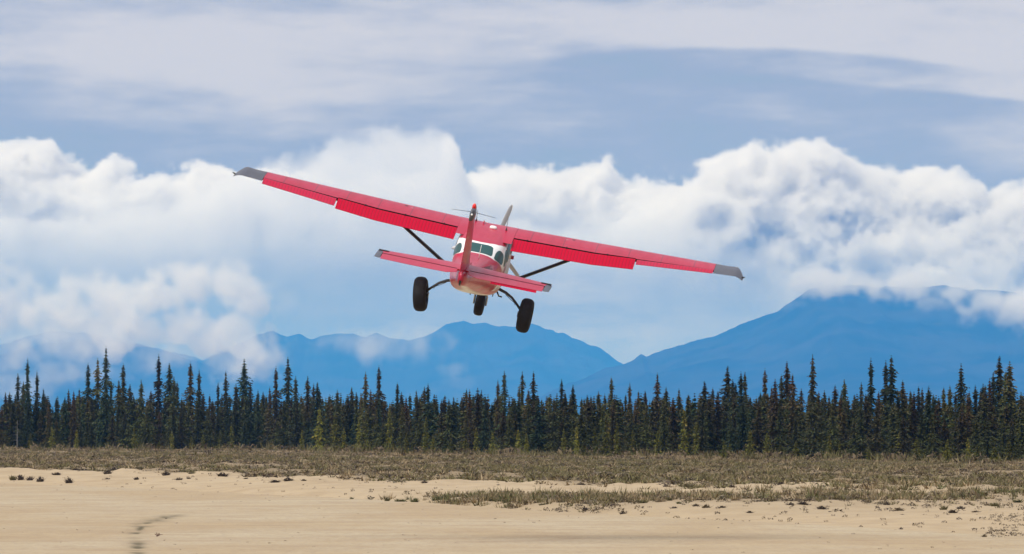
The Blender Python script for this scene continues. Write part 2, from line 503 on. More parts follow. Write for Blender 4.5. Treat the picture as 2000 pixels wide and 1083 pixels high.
def make_bank():
    D = 29600.0
    fd = Field((-4300.0, 28300.0, 460.0), (4300.0, 30700.0, 1720.0), 14.5, 11)
    X, Y, Z = fd.X, fd.Y, fd.Z
    fine = fd.noise(27, 190, 1.9)
    mid = fd.noise(200, 1400, 2.0)
    bil = np.abs(fd.noise(200, 900, 2.2)); bil2 = np.abs(fd.noise(45, 170, 1.9))
    u = px_of(X, D)[:, 0, 0]
    def layer(line, yfront, thick, base_px, lump=1.0):
        line = np.array(line, float)
        zt = ((HORIZON - np.interp(u, line[:, 0], line[:, 1])) / F * D).astype(np.float32)[:, None, None]
        drop = np.interp(u, [1280, 1520, 2000], [0, 62, 80])
        zb = ((HORIZON - base_px - drop) / F * D).astype(np.float32)[:, None, None]
        h = np.clip((Z - zb) / np.maximum(zt - zb, 60.0), -1, 2)
        # a domed cross-section: the front leans back as it rises
        cy = yfront + thick * (0.50 + 0.18 * np.clip(h, 0, 1))
        half = thick * 0.5 * np.sqrt(np.clip(1.02 - np.clip(h, 0, 1) ** 2.4, 0.02, 1))
        side = (half - np.abs(Y - cy)) / (thick * 0.5)
        C = np.minimum(np.where(Z < zt, (zt - Z) / 190.0, (zt - Z) / 90.0), side * 1.5)
        C = np.minimum(C, (Z - zb) / 260.0)
        return C
    rear = layer([(-400, 300), (-100, 288), (0, 283), (50, 277), (88, 284), (108, 308), (150, 314), (192, 304), (235, 318), (300, 324), (335, 334), (375, 327), (425, 322), (470, 330), (540, 340), (640, 352), (760, 356), (900, 350), (950, 335), (985, 321), (1030, 338),
                  (1090, 347), (1130, 336), (1160, 322), (1205, 334), (1290, 334), (1330, 352), (1420, 372), (1600, 380), (1800, 390), (2000, 380), (2400, 360)], D - 150, 760.0, 545)
    front = layer([(-400, 430), (0, 425), (200, 440), (380, 400), (470, 352), (520, 324), (600, 311), (648, 296), (700, 277), (745, 263), (800, 269), (842, 265), (876, 282), (896, 312), (915, 372), (960, 430), (1060, 455), (1160, 452), (1240, 425), (1295, 392), (1330, 362),
                   (1352, 343), (1400, 324), (1440, 314), (1490, 302), (1540, 304), (1605, 308), (1642, 326), (1682, 346), (1730, 352), (1785, 349), (1858, 357), (1890, 382), (1915, 396), (1940, 384), (1968, 369), (2005, 367), (2400, 350)], D - 1000, 800.0, 575)
    def dens(C, gain):
        q = C + 0.10 * fine - 0.50 * (bil - 0.8) - 0.16 * (bil2 - 0.8) + 0.15 * mid + 0.06
        return np.clip(q * gain, 0, 1)
    veil = np.interp(u, [440, 520, 860, 930], [1.0, 0.16, 0.13, 1.0]).astype(np.float32)[:, None, None]
    d = np.maximum(dens(rear, 4.6), dens(front, 3.8) * 0.9 * veil)
    # ragged, thinner underside
    ub = np.interp(u, [500, 1280, 1520, 2000], [575, 575, 650, 665])
    uz = np.clip((Z - ((HORIZON - ub) / F * D).astype(np.float32)[:, None, None]) / np.interp(u, [0, 1000, 1500], [660, 600, 430]).astype(np.float32)[:, None, None], 0, 1)
    ex = np.interp(u, [0, 1000, 1500], [2.7, 2.7, 1.9]).astype(np.float32)[:, None, None]
    d = d * (0.02 + 0.98 * uz ** ex)
    volume_object('clouds', fd.lo, fd.hi, d, 0.026, 'bank of white cumulus clouds with lit tops behind the mountains')

make_bank()

def make_low():
    D = 12500.0
    s = D / F
    fd = Field((-1290.0, D - 300.0, 8.0), (1290.0, D + 300.0, 404.0), 5.5, 5)
    X, Y, Z = fd.X, fd.Y, fd.Z
    fine = fd.noise(11, 160, 2.2)
    mid = fd.noise(50, 400, 2.0)
    bil = np.abs(fd.noise(30, 140, 1.9))
    # puffs as photograph-bearing x, elevation y, half width, half height (all turned into metres here), thickness
    puffs = [(-60, 590, 90, 55, 1.0), (20, 600, 60, 60, .9), (95, 640, 60, 40, .8), (150, 615, 60, 50, 1.0), (200, 590, 55, 45, 1.1), (215, 640, 70, 50, 1.0), (300, 575, 70, 40, 1.0), (380, 560, 70, 35, 1.0), (450, 560, 60, 40, 1.1), (485, 580, 40, 40, 1.0),
             (300, 650, 60, 35, .9), (360, 640, 60, 40, 1.0), (410, 665, 55, 40, 1.0), (460, 650, 45, 45, .9), (490, 680, 55, 40, 1.0), (520, 690, 35, 40, .9), (440, 700, 60, 22, .7), (130, 690, 50, 30, .6), (110, 730, 55, 28, .75), (60, 755, 60, 25, .7), (180, 735, 50, 22, .6), (20, 770, 50, 20, .7), (280, 770, 40, 18, .5),
             (700, 672, 120, 28, .52), (810, 665, 70, 32, .58), (120, 665, 120, 42, .72), (30, 690, 90, 32, .66), (330, 690, 90, 30, .6), (560, 595, 40, 40, .50), (590, 620, 40, 40, .42), (640, 745, 40, 25, .25), (620, 785, 60, 26, .35), (700, 790, 60, 20, .25),
             (895, 718, 34, 18, .55), (925, 745, 45, 18, .42), (980, 755, 50, 16, .25), (860, 775, 55, 16, .3), (1000, 788, 60, 16, .3), (760, 785, 50, 16, .25), (1090, 760, 12, 18, .25),
             (1575, 556, 40, 14, .85), (1620, 552, 70, 24, 1.0), (1680, 560, 60, 22, 1.0), (1720, 575, 45, 14, .8), (1780, 560, 60, 26, 1.0), (1830, 590, 50, 18, .8), (1870, 570, 60, 26, 1.0), (1930, 590, 60, 30, 1.0), (1990, 600, 60, 34, 1.0), (2060, 610, 80, 40, 1.0), (1545, 595, 30, 10, .5)]
    C = np.full(fd.n, -9.0, np.float32); Q = np.zeros(fd.n, np.float32)
    for (px, py, rx, ry, q) in puffs:
        cx = (px - 1000) * s; cz = (HORIZON - py) * s + CAM_H
        ax_, az_ = rx * s * 1.15, ry * s * 1.15
        ay_ = min(0.5 * (ax_ + az_), 170.0)
        i0 = max(int((cx - 2 * ax_ - fd.lo[0]) / 5.5), 0); i1 = min(int((cx + 2 * ax_ - fd.lo[0]) / 5.5) + 2, fd.n[0])
        if i1 <= i0: continue
        r = np.sqrt(((X[i0:i1] - cx) / ax_) ** 2 + ((Y - D) / ay_) ** 2 + ((Z - cz) / az_) ** 2)
        c_ = (1 - r) * (0.5 + 0.5 * q) - 0.42 * (1 - q)
        Q[i0:i1] = np.where(c_ > C[i0:i1], q, Q[i0:i1])
        C[i0:i1] = np.maximum(C[i0:i1], c_)
    d = np.clip((C + 0.15 + 0.22 * fine - 0.30 * (bil - 0.8) + 0.14 * mid) * 1.5, 0, 1) ** 1.2
    d *= (C > -1.2) * np.minimum(Q, 1.0) ** 2.6
    volume_object('clouds', fd.lo, fd.hi, d, 0.025, 'ragged low clouds drifting in front of the mountains')
make_low()
print('clouds', time.time() - T0)
# ================================================================== airplane
# body axes: x to its right, y towards the nose, z up; metres
def paint(name, base, rough=0.3, coat=0.6, lines=None, dirt=0.25, metal=0.0, attr=False, spec=0.5):
    m, b, p, out = new_mat(name)
    co = b.n('ShaderNodeTexCoord').outputs['Object']
    if attr:
        at = b.n('ShaderNodeVertexColor'); at.layer_name = 'col'
        c = at.outputs[0]
    else:
        c = (*base, 1.0)
    n1 = b.noise(b.v('MULTIPLY', co, (1.6, 0.5, 1.6)), 2.4, 5.0, 0.6)
    n2 = b.noise(co, 14.0, 4.0, 0.6)
    c = b.mix(b.m('MULTIPLY', b.step(n1, 0.45, 0.8), dirt), c, tuple(0.55 * q + 0.03 for q in base) if not attr else (0.16, 0.12, 0.10))
    c = b.mix(b.m('MULTIPLY', b.step(n2, 0.58, 0.8), dirt * 0.5), c, (0.20, 0.12, 0.10))
    if lines:
        sp_ = b.n('ShaderNodeSeparateXYZ'); b.t.links.new(co, sp_.inputs[0])
        f = None
        for (ax_, step_, off, wd) in lines:
            q = b.m('ABSOLUTE', sp_.outputs[ax_]) if ax_ == 0 else sp_.outputs[ax_]
            t_ = b.m('ABSOLUTE', b.m('SUBTRACT', b.m('FRACT', b.m('DIVIDE', b.m('ADD', q, off), step_)), 0.5))
            ln = b.step(b.m('MULTIPLY', t_, step_), wd, wd * 0.4)
            f = ln if f is None else b.m('MAXIMUM', f, ln)
        c = b.mix(b.m('MULTIPLY', f, 0.62), c, (0.08, 0.02, 0.025))
    b.put(p.inputs['Base Color'], c)
    b.put(p.inputs['Roughness'], b.step(n1, 0.2, 0.8, rough * 0.8, rough * 1.35))
    p.inputs['Metallic'].default_value = metal
    p.inputs['Specular IOR Level'].default_value = spec
    p.inputs['Coat Weight'].default_value = coat
    p.inputs['Coat Roughness'].default_value = 0.12
    bp = b.n('ShaderNodeBump'); bp.inputs['Strength'].default_value = 0.12; bp.inputs['Distance'].default_value = 0.01
    b.put(bp.inputs['Height'], b.noise(co, 5.0, 2.0))
    b.put(p.inputs['Normal'], bp.outputs[0])
    return m

RED = (0.43, 0.004, 0.036)
M_RED = paint('red_paint', RED, 0.34, 0.25)
M_WING = paint('red_wing_skin', RED, 0.40, 0.22, lines=[(0, 0.76, 0.10, 0.015), (1, 0.46, 0.05, 0.010)], dirt=0.42)
M_FLAP = paint('red_flap_skin', (0.44, 0.000, 0.024), 0.55, 0.0, dirt=0.12, spec=0.12, lines=[(0, 2.83 / 38, -0.67, 0.007)])
M_AIL = paint('red_aileron_skin', (0.45, 0.004, 0.040), 0.45, 0.15, dirt=0.15, spec=0.3, lines=[(0, 1.76 / 24, -3.54, 0.007)])
M_GREY = paint('grey_primer', (0.080, 0.084, 0.102), 0.45, 0.1)
M_FUS = paint('fuselage_paint', (1, 1, 1), 0.34, 0.25, attr=True, dirt=0.18)
M_BLACK = paint('black_metal', (0.012, 0.012, 0.014), 0.35, 0.2, dirt=0.1)
M_DARK = paint('dark_gap', (0.010, 0.007, 0.008), 0.8, 0.0, dirt=0.0)
M_LEG = paint('brown_spring_steel', (0.030, 0.026, 0.024), 0.4, 0.1)
M_RUB = paint('tyre_rubber', (0.012, 0.011, 0.012), 0.75, 0.0, dirt=0.3, spec=0.3)
M_ALU = paint('bare_aluminium', (0.42, 0.42, 0.43), 0.35, 0.0, metal=0.9)
M_WHITE = paint('white_plastic', (0.80, 0.80, 0.78), 0.35, 0.2, dirt=0.05)
M_PROP = paint('grey_propeller', (0.42, 0.43, 0.46), 0.4, 0.0)
M_BEACON = paint('red_beacon_lens', (0.75, 0.012, 0.006), 0.15, 0.5, dirt=0.0)
M_WIRE = paint('antenna_wire', (0.10, 0.10, 0.11), 0.5, 0.0, dirt=0.0)
M_INK = paint('registration_lettering', (0.035, 0.030, 0.022), 0.5, 0.2, dirt=0.0)
def glass_mat():
    m, b, p, out = new_mat('window_glass')
    p.inputs['Base Color'].default_value = (0.036, 0.088, 0.088, 1)
    p.inputs['Roughness'].default_value = 0.30
    p.inputs['Specular IOR Level'].default_value = 0.08
    return m
M_GLASS = glass_mat()

plane = bpy.data.objects.new('airplane', None)
COL.objects.link(plane)
tag(plane, 'red and white high-wing bush plane climbing away with fat black tyres', 'airplane')

def part(name, V, Fc, mat, parent=None, smooth=True, colors=None):
    o = mesh_obj(name, V, Fc, mat, parent or plane, smooth, colors)
    return o

def grid_faces(n, k, closed_k=False, flip=False):
    idx = np.arange(n * k).reshape(n, k)
    if closed_k:
        nx_ = np.roll(idx, -1, axis=1)
        f = np.stack([idx[:-1], nx_[:-1], nx_[1:], idx[1:]], -1).reshape(-1, 4)
    else:
        f = np.stack([idx[:-1, :-1], idx[:-1, 1:], idx[1:, 1:], idx[1:, :-1]], -1).reshape(-1, 4)
    return (f[:, ::-1] if flip else f).tolist()

def loft(rings, cap=True):
    """rings: (n, k, 3) closed sections"""
    rings = np.asarray(rings, float)
    n, k = rings.shape[:2]
    V = rings.reshape(-1, 3)
    f = grid_faces(n, k, True)
    if cap:
        V = np.vstack([V, rings[0].mean(0), rings[-1].mean(0)])
        a, b_ = n * k, n * k + 1
        for i in range(k):
            f.append((a, (i + 1) % k, i)); f.append((b_, (n - 1) * k + i, (n - 1) * k + (i + 1) % k))
    return V, f

def tube(pts, rad, k=8):
    pts = np.asarray(pts, float); rad = np.broadcast_to(np.asarray(rad, float), (len(pts),))
    rings = []
    up = np.array([0.13, 0.31, 0.94])
    for i, p in enumerate(pts):
        d = pts[min(i + 1, len(pts) - 1)] - pts[max(i - 1, 0)]
        d = d / np.linalg.norm(d)
        a = np.cross(d, up); a /= np.linalg.norm(a); c = np.cross(d, a)
        th = np.linspace(0, 2 * np.pi, k, endpoint=False)
        rings.append(p + rad[i] * (np.cos(th)[:, None] * a + np.sin(th)[:, None] * c))
    return loft(rings)

def fix_normals(o):
    bm_ = bmesh.new(); bm_.from_mesh(o.data)
    bmesh.ops.recalc_face_normals(bm_, faces=bm_.faces)
    bm_.to_mesh(o.data); bm_.free()
    return o

def sharp(o, ang=38):
    m_ = o.modifiers.new('edges', 'EDGE_SPLIT'); m_.split_angle = R(ang)
    return o

# ---------------------------------------------------------------- fuselage: stations y, half width, top z, bottom z, squareness top, squareness bottom
ST = np.array([
    (2.66, 0.20, 0.17, -0.22, 2.0, 2.0), (2.60, 0.34, 0.25, -0.33, 2.3, 2.3), (2.35, 0.43, 0.31, -0.43, 2.6, 2.6), (1.90, 0.49, 0.36, -0.50, 2.8, 2.8), (1.40, 0.53, 0.42, -0.54, 3.0, 3.0),
    (1.22, 0.55, 0.50, -0.55, 3.0, 3.2), (0.80, 0.59, 0.76, -0.57, 4.2, 4.4), (0.55, 0.60, 0.84, -0.57, 4.8, 4.6), (0.20, 0.60, 0.870, -0.57, 5.0, 4.6), (-0.10, 0.60, 0.865, -0.565, 5.0, 4.6), (-0.50, 0.60, 0.825, -0.555, 5.0, 4.6),
    (-0.90, 0.60, 0.775, -0.54, 4.6, 4.4), (-1.20, 0.585, 0.735, -0.51, 4.0, 4.0), (-1.45, 0.562, 0.68, -0.475, 3.6, 3.6), (-1.70, 0.532, 0.605, -0.43, 3.4, 3.2), (-1.95, 0.49, 0.555, -0.37, 2.8, 2.7), (-2.30, 0.44, 0.545, -0.28, 2.7, 2.5),
    (-2.80, 0.365, 0.555, -0.15, 2.6, 2.3), (-3.40, 0.285, 0.57, 0.00, 2.5, 2.2), (-4.00, 0.21, 0.59, 0.14, 2.4, 2.1), (-4.60, 0.15, 0.625, 0.27, 2.3, 2.1), (-5.00, 0.105, 0.66, 0.345, 2.2, 2.0), (-5.14, 0.055, 0.645, 0.40, 2.0, 2.0)])
ST = ST[::-1]                       # ascending in y
def spl(col, y):
    """smooth (Catmull-Rom like) interpolation through the stations"""
    ys, vs = ST[:, 0], ST[:, col]
    y = np.clip(y, ys[0], ys[-1])
    i = np.clip(np.searchsorted(ys, y) - 1, 0, len(ys) - 2)
    g = np.gradient(vs, ys)
    h_ = ys[i + 1] - ys[i]; t = (y - ys[i]) / h_
    return (2 * t**3 - 3 * t**2 + 1) * vs[i] + (t**3 - 2 * t**2 + t) * h_ * g[i] + (-2 * t**3 + 3 * t**2) * vs[i + 1] + (t**3 - t**2) * h_ * g[i + 1]
def fus(y, th, off=0.0):
    """surface point; th = 0 right side, pi/2 top, -pi/2 bottom"""
    y = np.asarray(y, float); th = np.asarray(th, float)
    w_, zt, zb, et, eb = (spl(c, y) for c in (1, 2, 3, 4, 5))
    zc = zb + (zt - zb) * 0.45
    c, s_ = np.cos(th), np.sin(th)
    e = np.where(s_ >= 0, et, eb)
    hz = np.where(s_ >= 0, zt - zc, zc - zb)
    x = np.sign(c) * np.abs(c) ** (2 / e) * (w_ + off)
    z = zc + np.sign(s_) * np.abs(s_) ** (2 / e) * (hz + off)
    # the top deck stays a little crowned over the cabin
    return np.stack([x, y + 0 * x, z], -1)
def th_of(y, x=None, z=None, side=1):
    """angle of the surface point at station y with the given z (or x, on the upper half)"""
    t = np.linspace(-math.pi / 2, math.pi / 2, 2001)
    P = fus(np.full_like(t, y), t)
    if z is not None:
        return float(t[np.argmin(np.abs(P[:, 2] - z))]) if side > 0 else math.pi - float(t[np.argmin(np.abs(P[:, 2] - z))])
    t2 = t[1000:]; Q = P[1000:]
    a = float(t2[np.argmin(np.abs(Q[:, 0] - abs(x)))])
    return a if x >= 0 else math.pi - a

def livery(P):
    x, y, z = P[:, 0], P[:, 1], P[:, 2]
    n = len(P)
    red = np.tile(np.array(RED), (n, 1)); white = np.array((0.80, 0.79, 0.77)); 
    def sm(a, lo, hi):
        t = np.clip((a - lo) / (hi - lo), 0, 1); return t * t * (3 - 2 * t)
    ax_ = np.abs(x)
    # white cabin band: lower edge drops from the back window to the doors, upper edge under the red roof
    lo_side = np.interp(y, [-2.1, -1.85, -1.6, -1.35, -1.1, -0.9, -0.4, 0.6, 1.3], [0.80, 0.47, 0.36, 0.22, 0.12, 0.09, 0.07, 0.06, 0.10])
    lo_top = -1.93 + 0.0 * ax_
    inside = sm(z, lo_side - 0.012, lo_side + 0.012) * sm(y, lo_top - 0.012 + 0.10 * (ax_ / 0.5) ** 2, lo_top + 0.012 + 0.10 * (ax_ / 0.5) ** 2)
    roof_y = np.interp(ax_, [0, 0.2, 0.4, 0.5, 0.57], [-1.30, -1.28, -1.18, -1.02, -0.80])
    roof = sm(y, roof_y - 0.012, roof_y + 0.012) * sm(z, 0.62, 0.66)
    wht = inside * (1 - roof)
    # lower white stripe and cream belly
    s_lo = np.interp(y, [-5.2, -3.6, -2.0, -0.9, 0.6, 2.0], [0.30, 0.10, -0.25, -0.34, -0.36, -0.30])
    s_hi = np.interp(y, [-5.2, -3.6, -1.75, -1.3, -0.9, 0.6, 2.0], [-0.5, -0.5, -0.26, -0.12, -0.08, -0.04, 0.05])
    stripe = sm(z, s_lo - 0.01, s_lo + 0.01) * (1 - sm(z, s_hi - 0.01, s_hi + 0.01))
    b_hi = np.interp(y, [-5.2, -4.0, -2.0, -0.9, 2.5], [0.375, 0.155, -0.335, -0.51, -0.54])
    belly = 1 - sm(z, b_hi - 0.015, b_hi + 0.015)
    wht = np.maximum(np.maximum(wht, stripe), belly)
    c = red * (1 - wht[:, None]) + white * wht[:, None]
    grime_shade = np.clip((fbm(y * 3.0, np.arctan2(z, x) * 4.0, 6) + 0.15) * 1.3, 0, 1) * np.clip((0.25 - z) * 2.0, 0, 1) * 0.7  # grime plus shade painted into the lower fuselage colour, stronger downwards
    return c * (1 - grime_shade[:, None]) + np.array((0.20, 0.14, 0.09)) * grime_shade[:, None]

ys = np.concatenate([np.linspace(-5.14, -2.4, 84), np.linspace(-2.38, -0.7, 96), np.linspace(-0.68, 1.4, 60), np.linspace(1.43, 2.66, 30)])
ths = np.linspace(0, 2 * np.pi, 160, endpoint=False)
TT = np.where(ths > np.pi, ths - 2 * np.pi, ths)
TT = np.where(TT > math.pi / 2, TT, TT)
def full(y, t):
    # th beyond +-90 degrees is the left side
    s_ = np.sin(t); c = np.cos(t)
    P = fus(y, np.arctan2(s_, np.abs(c)))
    P[..., 0] *= np.sign(c) + (c == 0)
    return P
rings = np.stack([full(np.full(len(ths), y), ths) for y in ys])
V, f = loft(rings)
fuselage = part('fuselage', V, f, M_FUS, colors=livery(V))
fix_normals(fuselage)

def patch(name, poly, mat, parent, off=0.006, step=0.035, left=False):
    """a piece that hugs the fuselage: poly in (y, th)"""
    poly = [Vector(p) for p in poly]
    ymin, ymax = min(p.x for p in poly), max(p.x for p in poly); tmin, tmax = min(p.y for p in poly), max(p.y for p in poly)
    # round the corners
    for _ in range(2):
        q = []
        for i in range(len(poly)):
            a, b_ = poly[i], poly[(i + 1) % len(poly)]
            q += [a * 0.8 + b_ * 0.2, a * 0.2 + b_ * 0.8]
        poly = q
    n = len(poly)
    pts = list(poly)
    edges = [(i, (i + 1) % n) for i in range(n)]
    ny_ = max(int((ymax - ymin) / step), 2); nt = max(int((tmax - tmin) / (step * 1.6)), 2)
    for i in range(1, ny_):
        for j in range(1, nt):
            pts.append(Vector((ymin + (ymax - ymin) * i / ny_, tmin + (tmax - tmin) * j / nt)))
    vo, _, fo, *_ = geometry.delaunay_2d_cdt(pts, edges, [], 1, 1e-5)
    A = np.array([(p.x, p.y) for p in vo])
    s_ = np.sin(A[:, 1]); c = np.cos(A[:, 1])
    P = fus(A[:, 0], np.arctan2(s_, np.abs(c)), off)
    P[:, 0] *= np.where(c >= 0, 1, -1) * (-1 if left else 1)
    o = part(name, P, [tuple(q) for q in fo], mat, parent)
    fix_normals(o)
    return o
TH = th_of
# rear window (spans the crown), quarter windows, side windows
def wpoly(pts):
    return [(y, TH(y, x=x) if z is None else TH(y, z=z)) for (y, x, z) in pts]
patch('rear_window', wpoly([(-1.40, -0.30, None), (-1.40, 0.30, None), (-1.60, 0.32, None), (-1.83, 0.33, None), (-1.86, 0.15, None), (-1.86, -0.15, None), (-1.83, -0.33, None), (-1.60, -0.32, None)]), M_GLASS, fuselage)
for left in (False, True):
    patch('quarter_window', [(-1.22, TH(-1.22, z=0.50)), (-1.36, TH(-1.36, x=0.44)), (-1.62, TH(-1.62, x=0.385)), (-1.84, TH(-1.84, x=0.385)), (-1.70, TH(-1.70, z=0.40)), (-1.48, TH(-1.48, z=0.30)), (-1.30, TH(-1.30, z=0.34))], M_GLASS, fuselage, left=left)
    patch('side_window', [(-1.14, TH(-1.14, z=0.30)), (-1.08, TH(-1.08, z=0.52)), (-0.86, TH(-0.86, z=0.60)), (-0.84, TH(-0.84, z=0.22)), (-1.12, TH(-1.12, z=0.20))], M_GLASS, fuselage, left=left)
    patch('side_window', [(-0.74, TH(-0.74, z=0.62)), (-0.10, TH(-0.10, z=0.64)), (-0.08, TH(-0.08, z=0.20)), (-0.76, TH(-0.76, z=0.20))], M_GLASS, fuselage, left=left)
    patch('side_window', [(0.05, TH(0.05, z=0.64)), (0.62, TH(0.62, z=0.62)), (0.92, TH(0.92, z=0.20)), (0.05, TH(0.05, z=0.18))], M_GLASS, fuselage, left=left)
    # door seam
    door = patch('door', [(-0.82, TH(-0.82, z=-0.34)), (-0.80, TH(-0.80, z=0.66)), (-0.775, TH(-0.775, z=0.66)), (-0.795, TH(-0.795, z=-0.34))], M_DARK, fuselage, 0.004, left=left)
    door['label'] = 'dark seam of the cabin door'
patch('windshield', wpoly([(0.74, -0.44, None), (0.74, 0.44, None), (1.0, 0.46, None), (1.24, 0.42, None), (1.28, 0.0, None), (1.24, -0.42, None), (1.0, -0.46, None)]), M_GLASS, fuselage)

# ---------------------------------------------------------------- wings
def airfoil(n=26, t=0.12, camber=0.02, x0=0.0, x1=1.0):
    """closed section from upper trailing edge round the nose to lower trailing edge, chord fraction 0..1"""
    b_ = np.linspace(0, np.pi, n)
    xx = x0 + (x1 - x0) * 0.5 * (1 - np.cos(b_))
    yt = 5 * t * (0.2969 * np.sqrt(xx) - 0.126 * xx - 0.3516 * xx**2 + 0.2843 * xx**3 - 0.1036 * xx**4)
    yc = np.where(xx < 0.4, camber / 0.16 * (0.8 * xx - xx**2), camber / 0.36 * (0.2 + 0.8 * xx - xx**2))
    up_ = np.stack([xx, yc + yt], -1)[::-1]; lo_ = np.stack([xx, yc - yt], -1)
    return up_, lo_
W_X = np.array([0.0, 2.55, 5.32, 6.0]); W_C = np.array([1.63, 1.63, 1.14, 1.02]); W_LE = np.array([0.74, 0.74, 0.60, 0.54]); W_Z = np.array([0.755, 0.815, 0.935, 0.965]); W_T = np.array([0.120, 0.120, 0.105, 0.10]); W_I = np.array([1.5, 1.5, -0.6, -1.0])
def wing_at(x):
    return tuple(np.interp(x, W_X, q) for q in (W_C, W_LE, W_Z, W_T, W_I))
def place(sec, x, c, le, z0, inc):
    """chord fractions -> body coordinates at span x"""
    yy = -sec[:, 0] * c; zz = sec[:, 1] * c
    a = R(inc)
    y2 = yy * math.cos(a) - zz * math.sin(-a) * 0 ; z2 = zz + yy * math.sin(a)
    return np.stack([np.full(len(sec), x), le + y2, z0 + z2], -1)
def wing_section(x, side, cut_u=None, cut_l=None):
    c, le, z0, t, inc = wing_at(x)
    up_, lo_ = airfoil(28, t)
    if cut_u is not None:
        n = 26
        def cutp(s_, q):
            o_ = np.argsort(s_[:, 0]); return np.stack([np.linspace(0, 1, n) ** 1.6 * q, np.interp(np.linspace(0, 1, n) ** 1.6 * q, s_[o_, 0], s_[o_, 1])], -1)
        u_, l_ = cutp(up_, cut_u)[::-1], cutp(lo_, cut_l)
        sec = np.vstack([u_, l_[1:]])
    else:
        sec = np.vstack([up_, lo_[1:-1]])
    return place(sec, side * x, c, le, z0, inc)

def bead_surface(x0, x1, side, chord0, chord1, defl, hinge_frac, thick, mat, name, step, drop=0.0, back=0.0, tape=0.0):
    """flap or aileron with pressed stiffening beads running along the chord"""
    xs = []
    x = x0
    xs.append(x0)
    nb = int((x1 - x0) / step)
    for k in range(nb):
        c = x0 + (k + 0.5) * (x1 - x0) / nb
        xs += [c - 0.022, c - 0.009, c, c + 0.009, c + 0.022]
    xs.append(x1)
    rings = []
    for i, x in enumerate(xs):
        c, le, z0, t, inc = wing_at(x)
        k = (i - 1) % 5 if 0 < i < len(xs) - 1 else 0
        bead = 0.0035 if k == 2 and 0 < i < len(xs) - 1 else 0.0
        a = R(inc)
        hy = le - hinge_frac * c - back; hz = z0 - hinge_frac * c * math.sin(a) - drop
        tt = (x - x0) / (x1 - x0)
        L = chord0 + (chord1 - chord0) * tt
        d = R(defl) + a
        sec = []
        # nose round, then taper to a thin tail
        for q, hh in ((1.0, 0.006), (0.75, 0.24), (0.5, 0.46), (0.3, 0.62), (0.16, 0.66), (0.06, 0.50), (0.0, 0.0)):
            sec.append((-q * L, (hh * thick if q < 1 else 0.006) - (bead if 0.12 < q < 0.97 else 0)))
        for q, hh in ((0.06, -0.42), (0.2, -0.40), (0.5, -0.22), (0.75, -0.10), (1.0, -0.0)):
            sec.append((-q * L, hh * thick - (0.002 if q == 1 else 0) + (bead if 0.12 < q < 0.97 else 0)))
        sec = np.array(sec)
        y2 = hy + sec[:, 0] * math.cos(d) + sec[:, 1] * math.sin(d) * -1
        z2 = hz + sec[:, 0] * math.sin(d) + sec[:, 1] * math.cos(d)
        rings.append(np.stack([np.full(len(sec), side * x), y2, z2], -1))
    V, f = loft(rings)
    o = part(name, V, f, mat, smooth=True)
    fix_normals(o); sharp(o, 30)
    return o

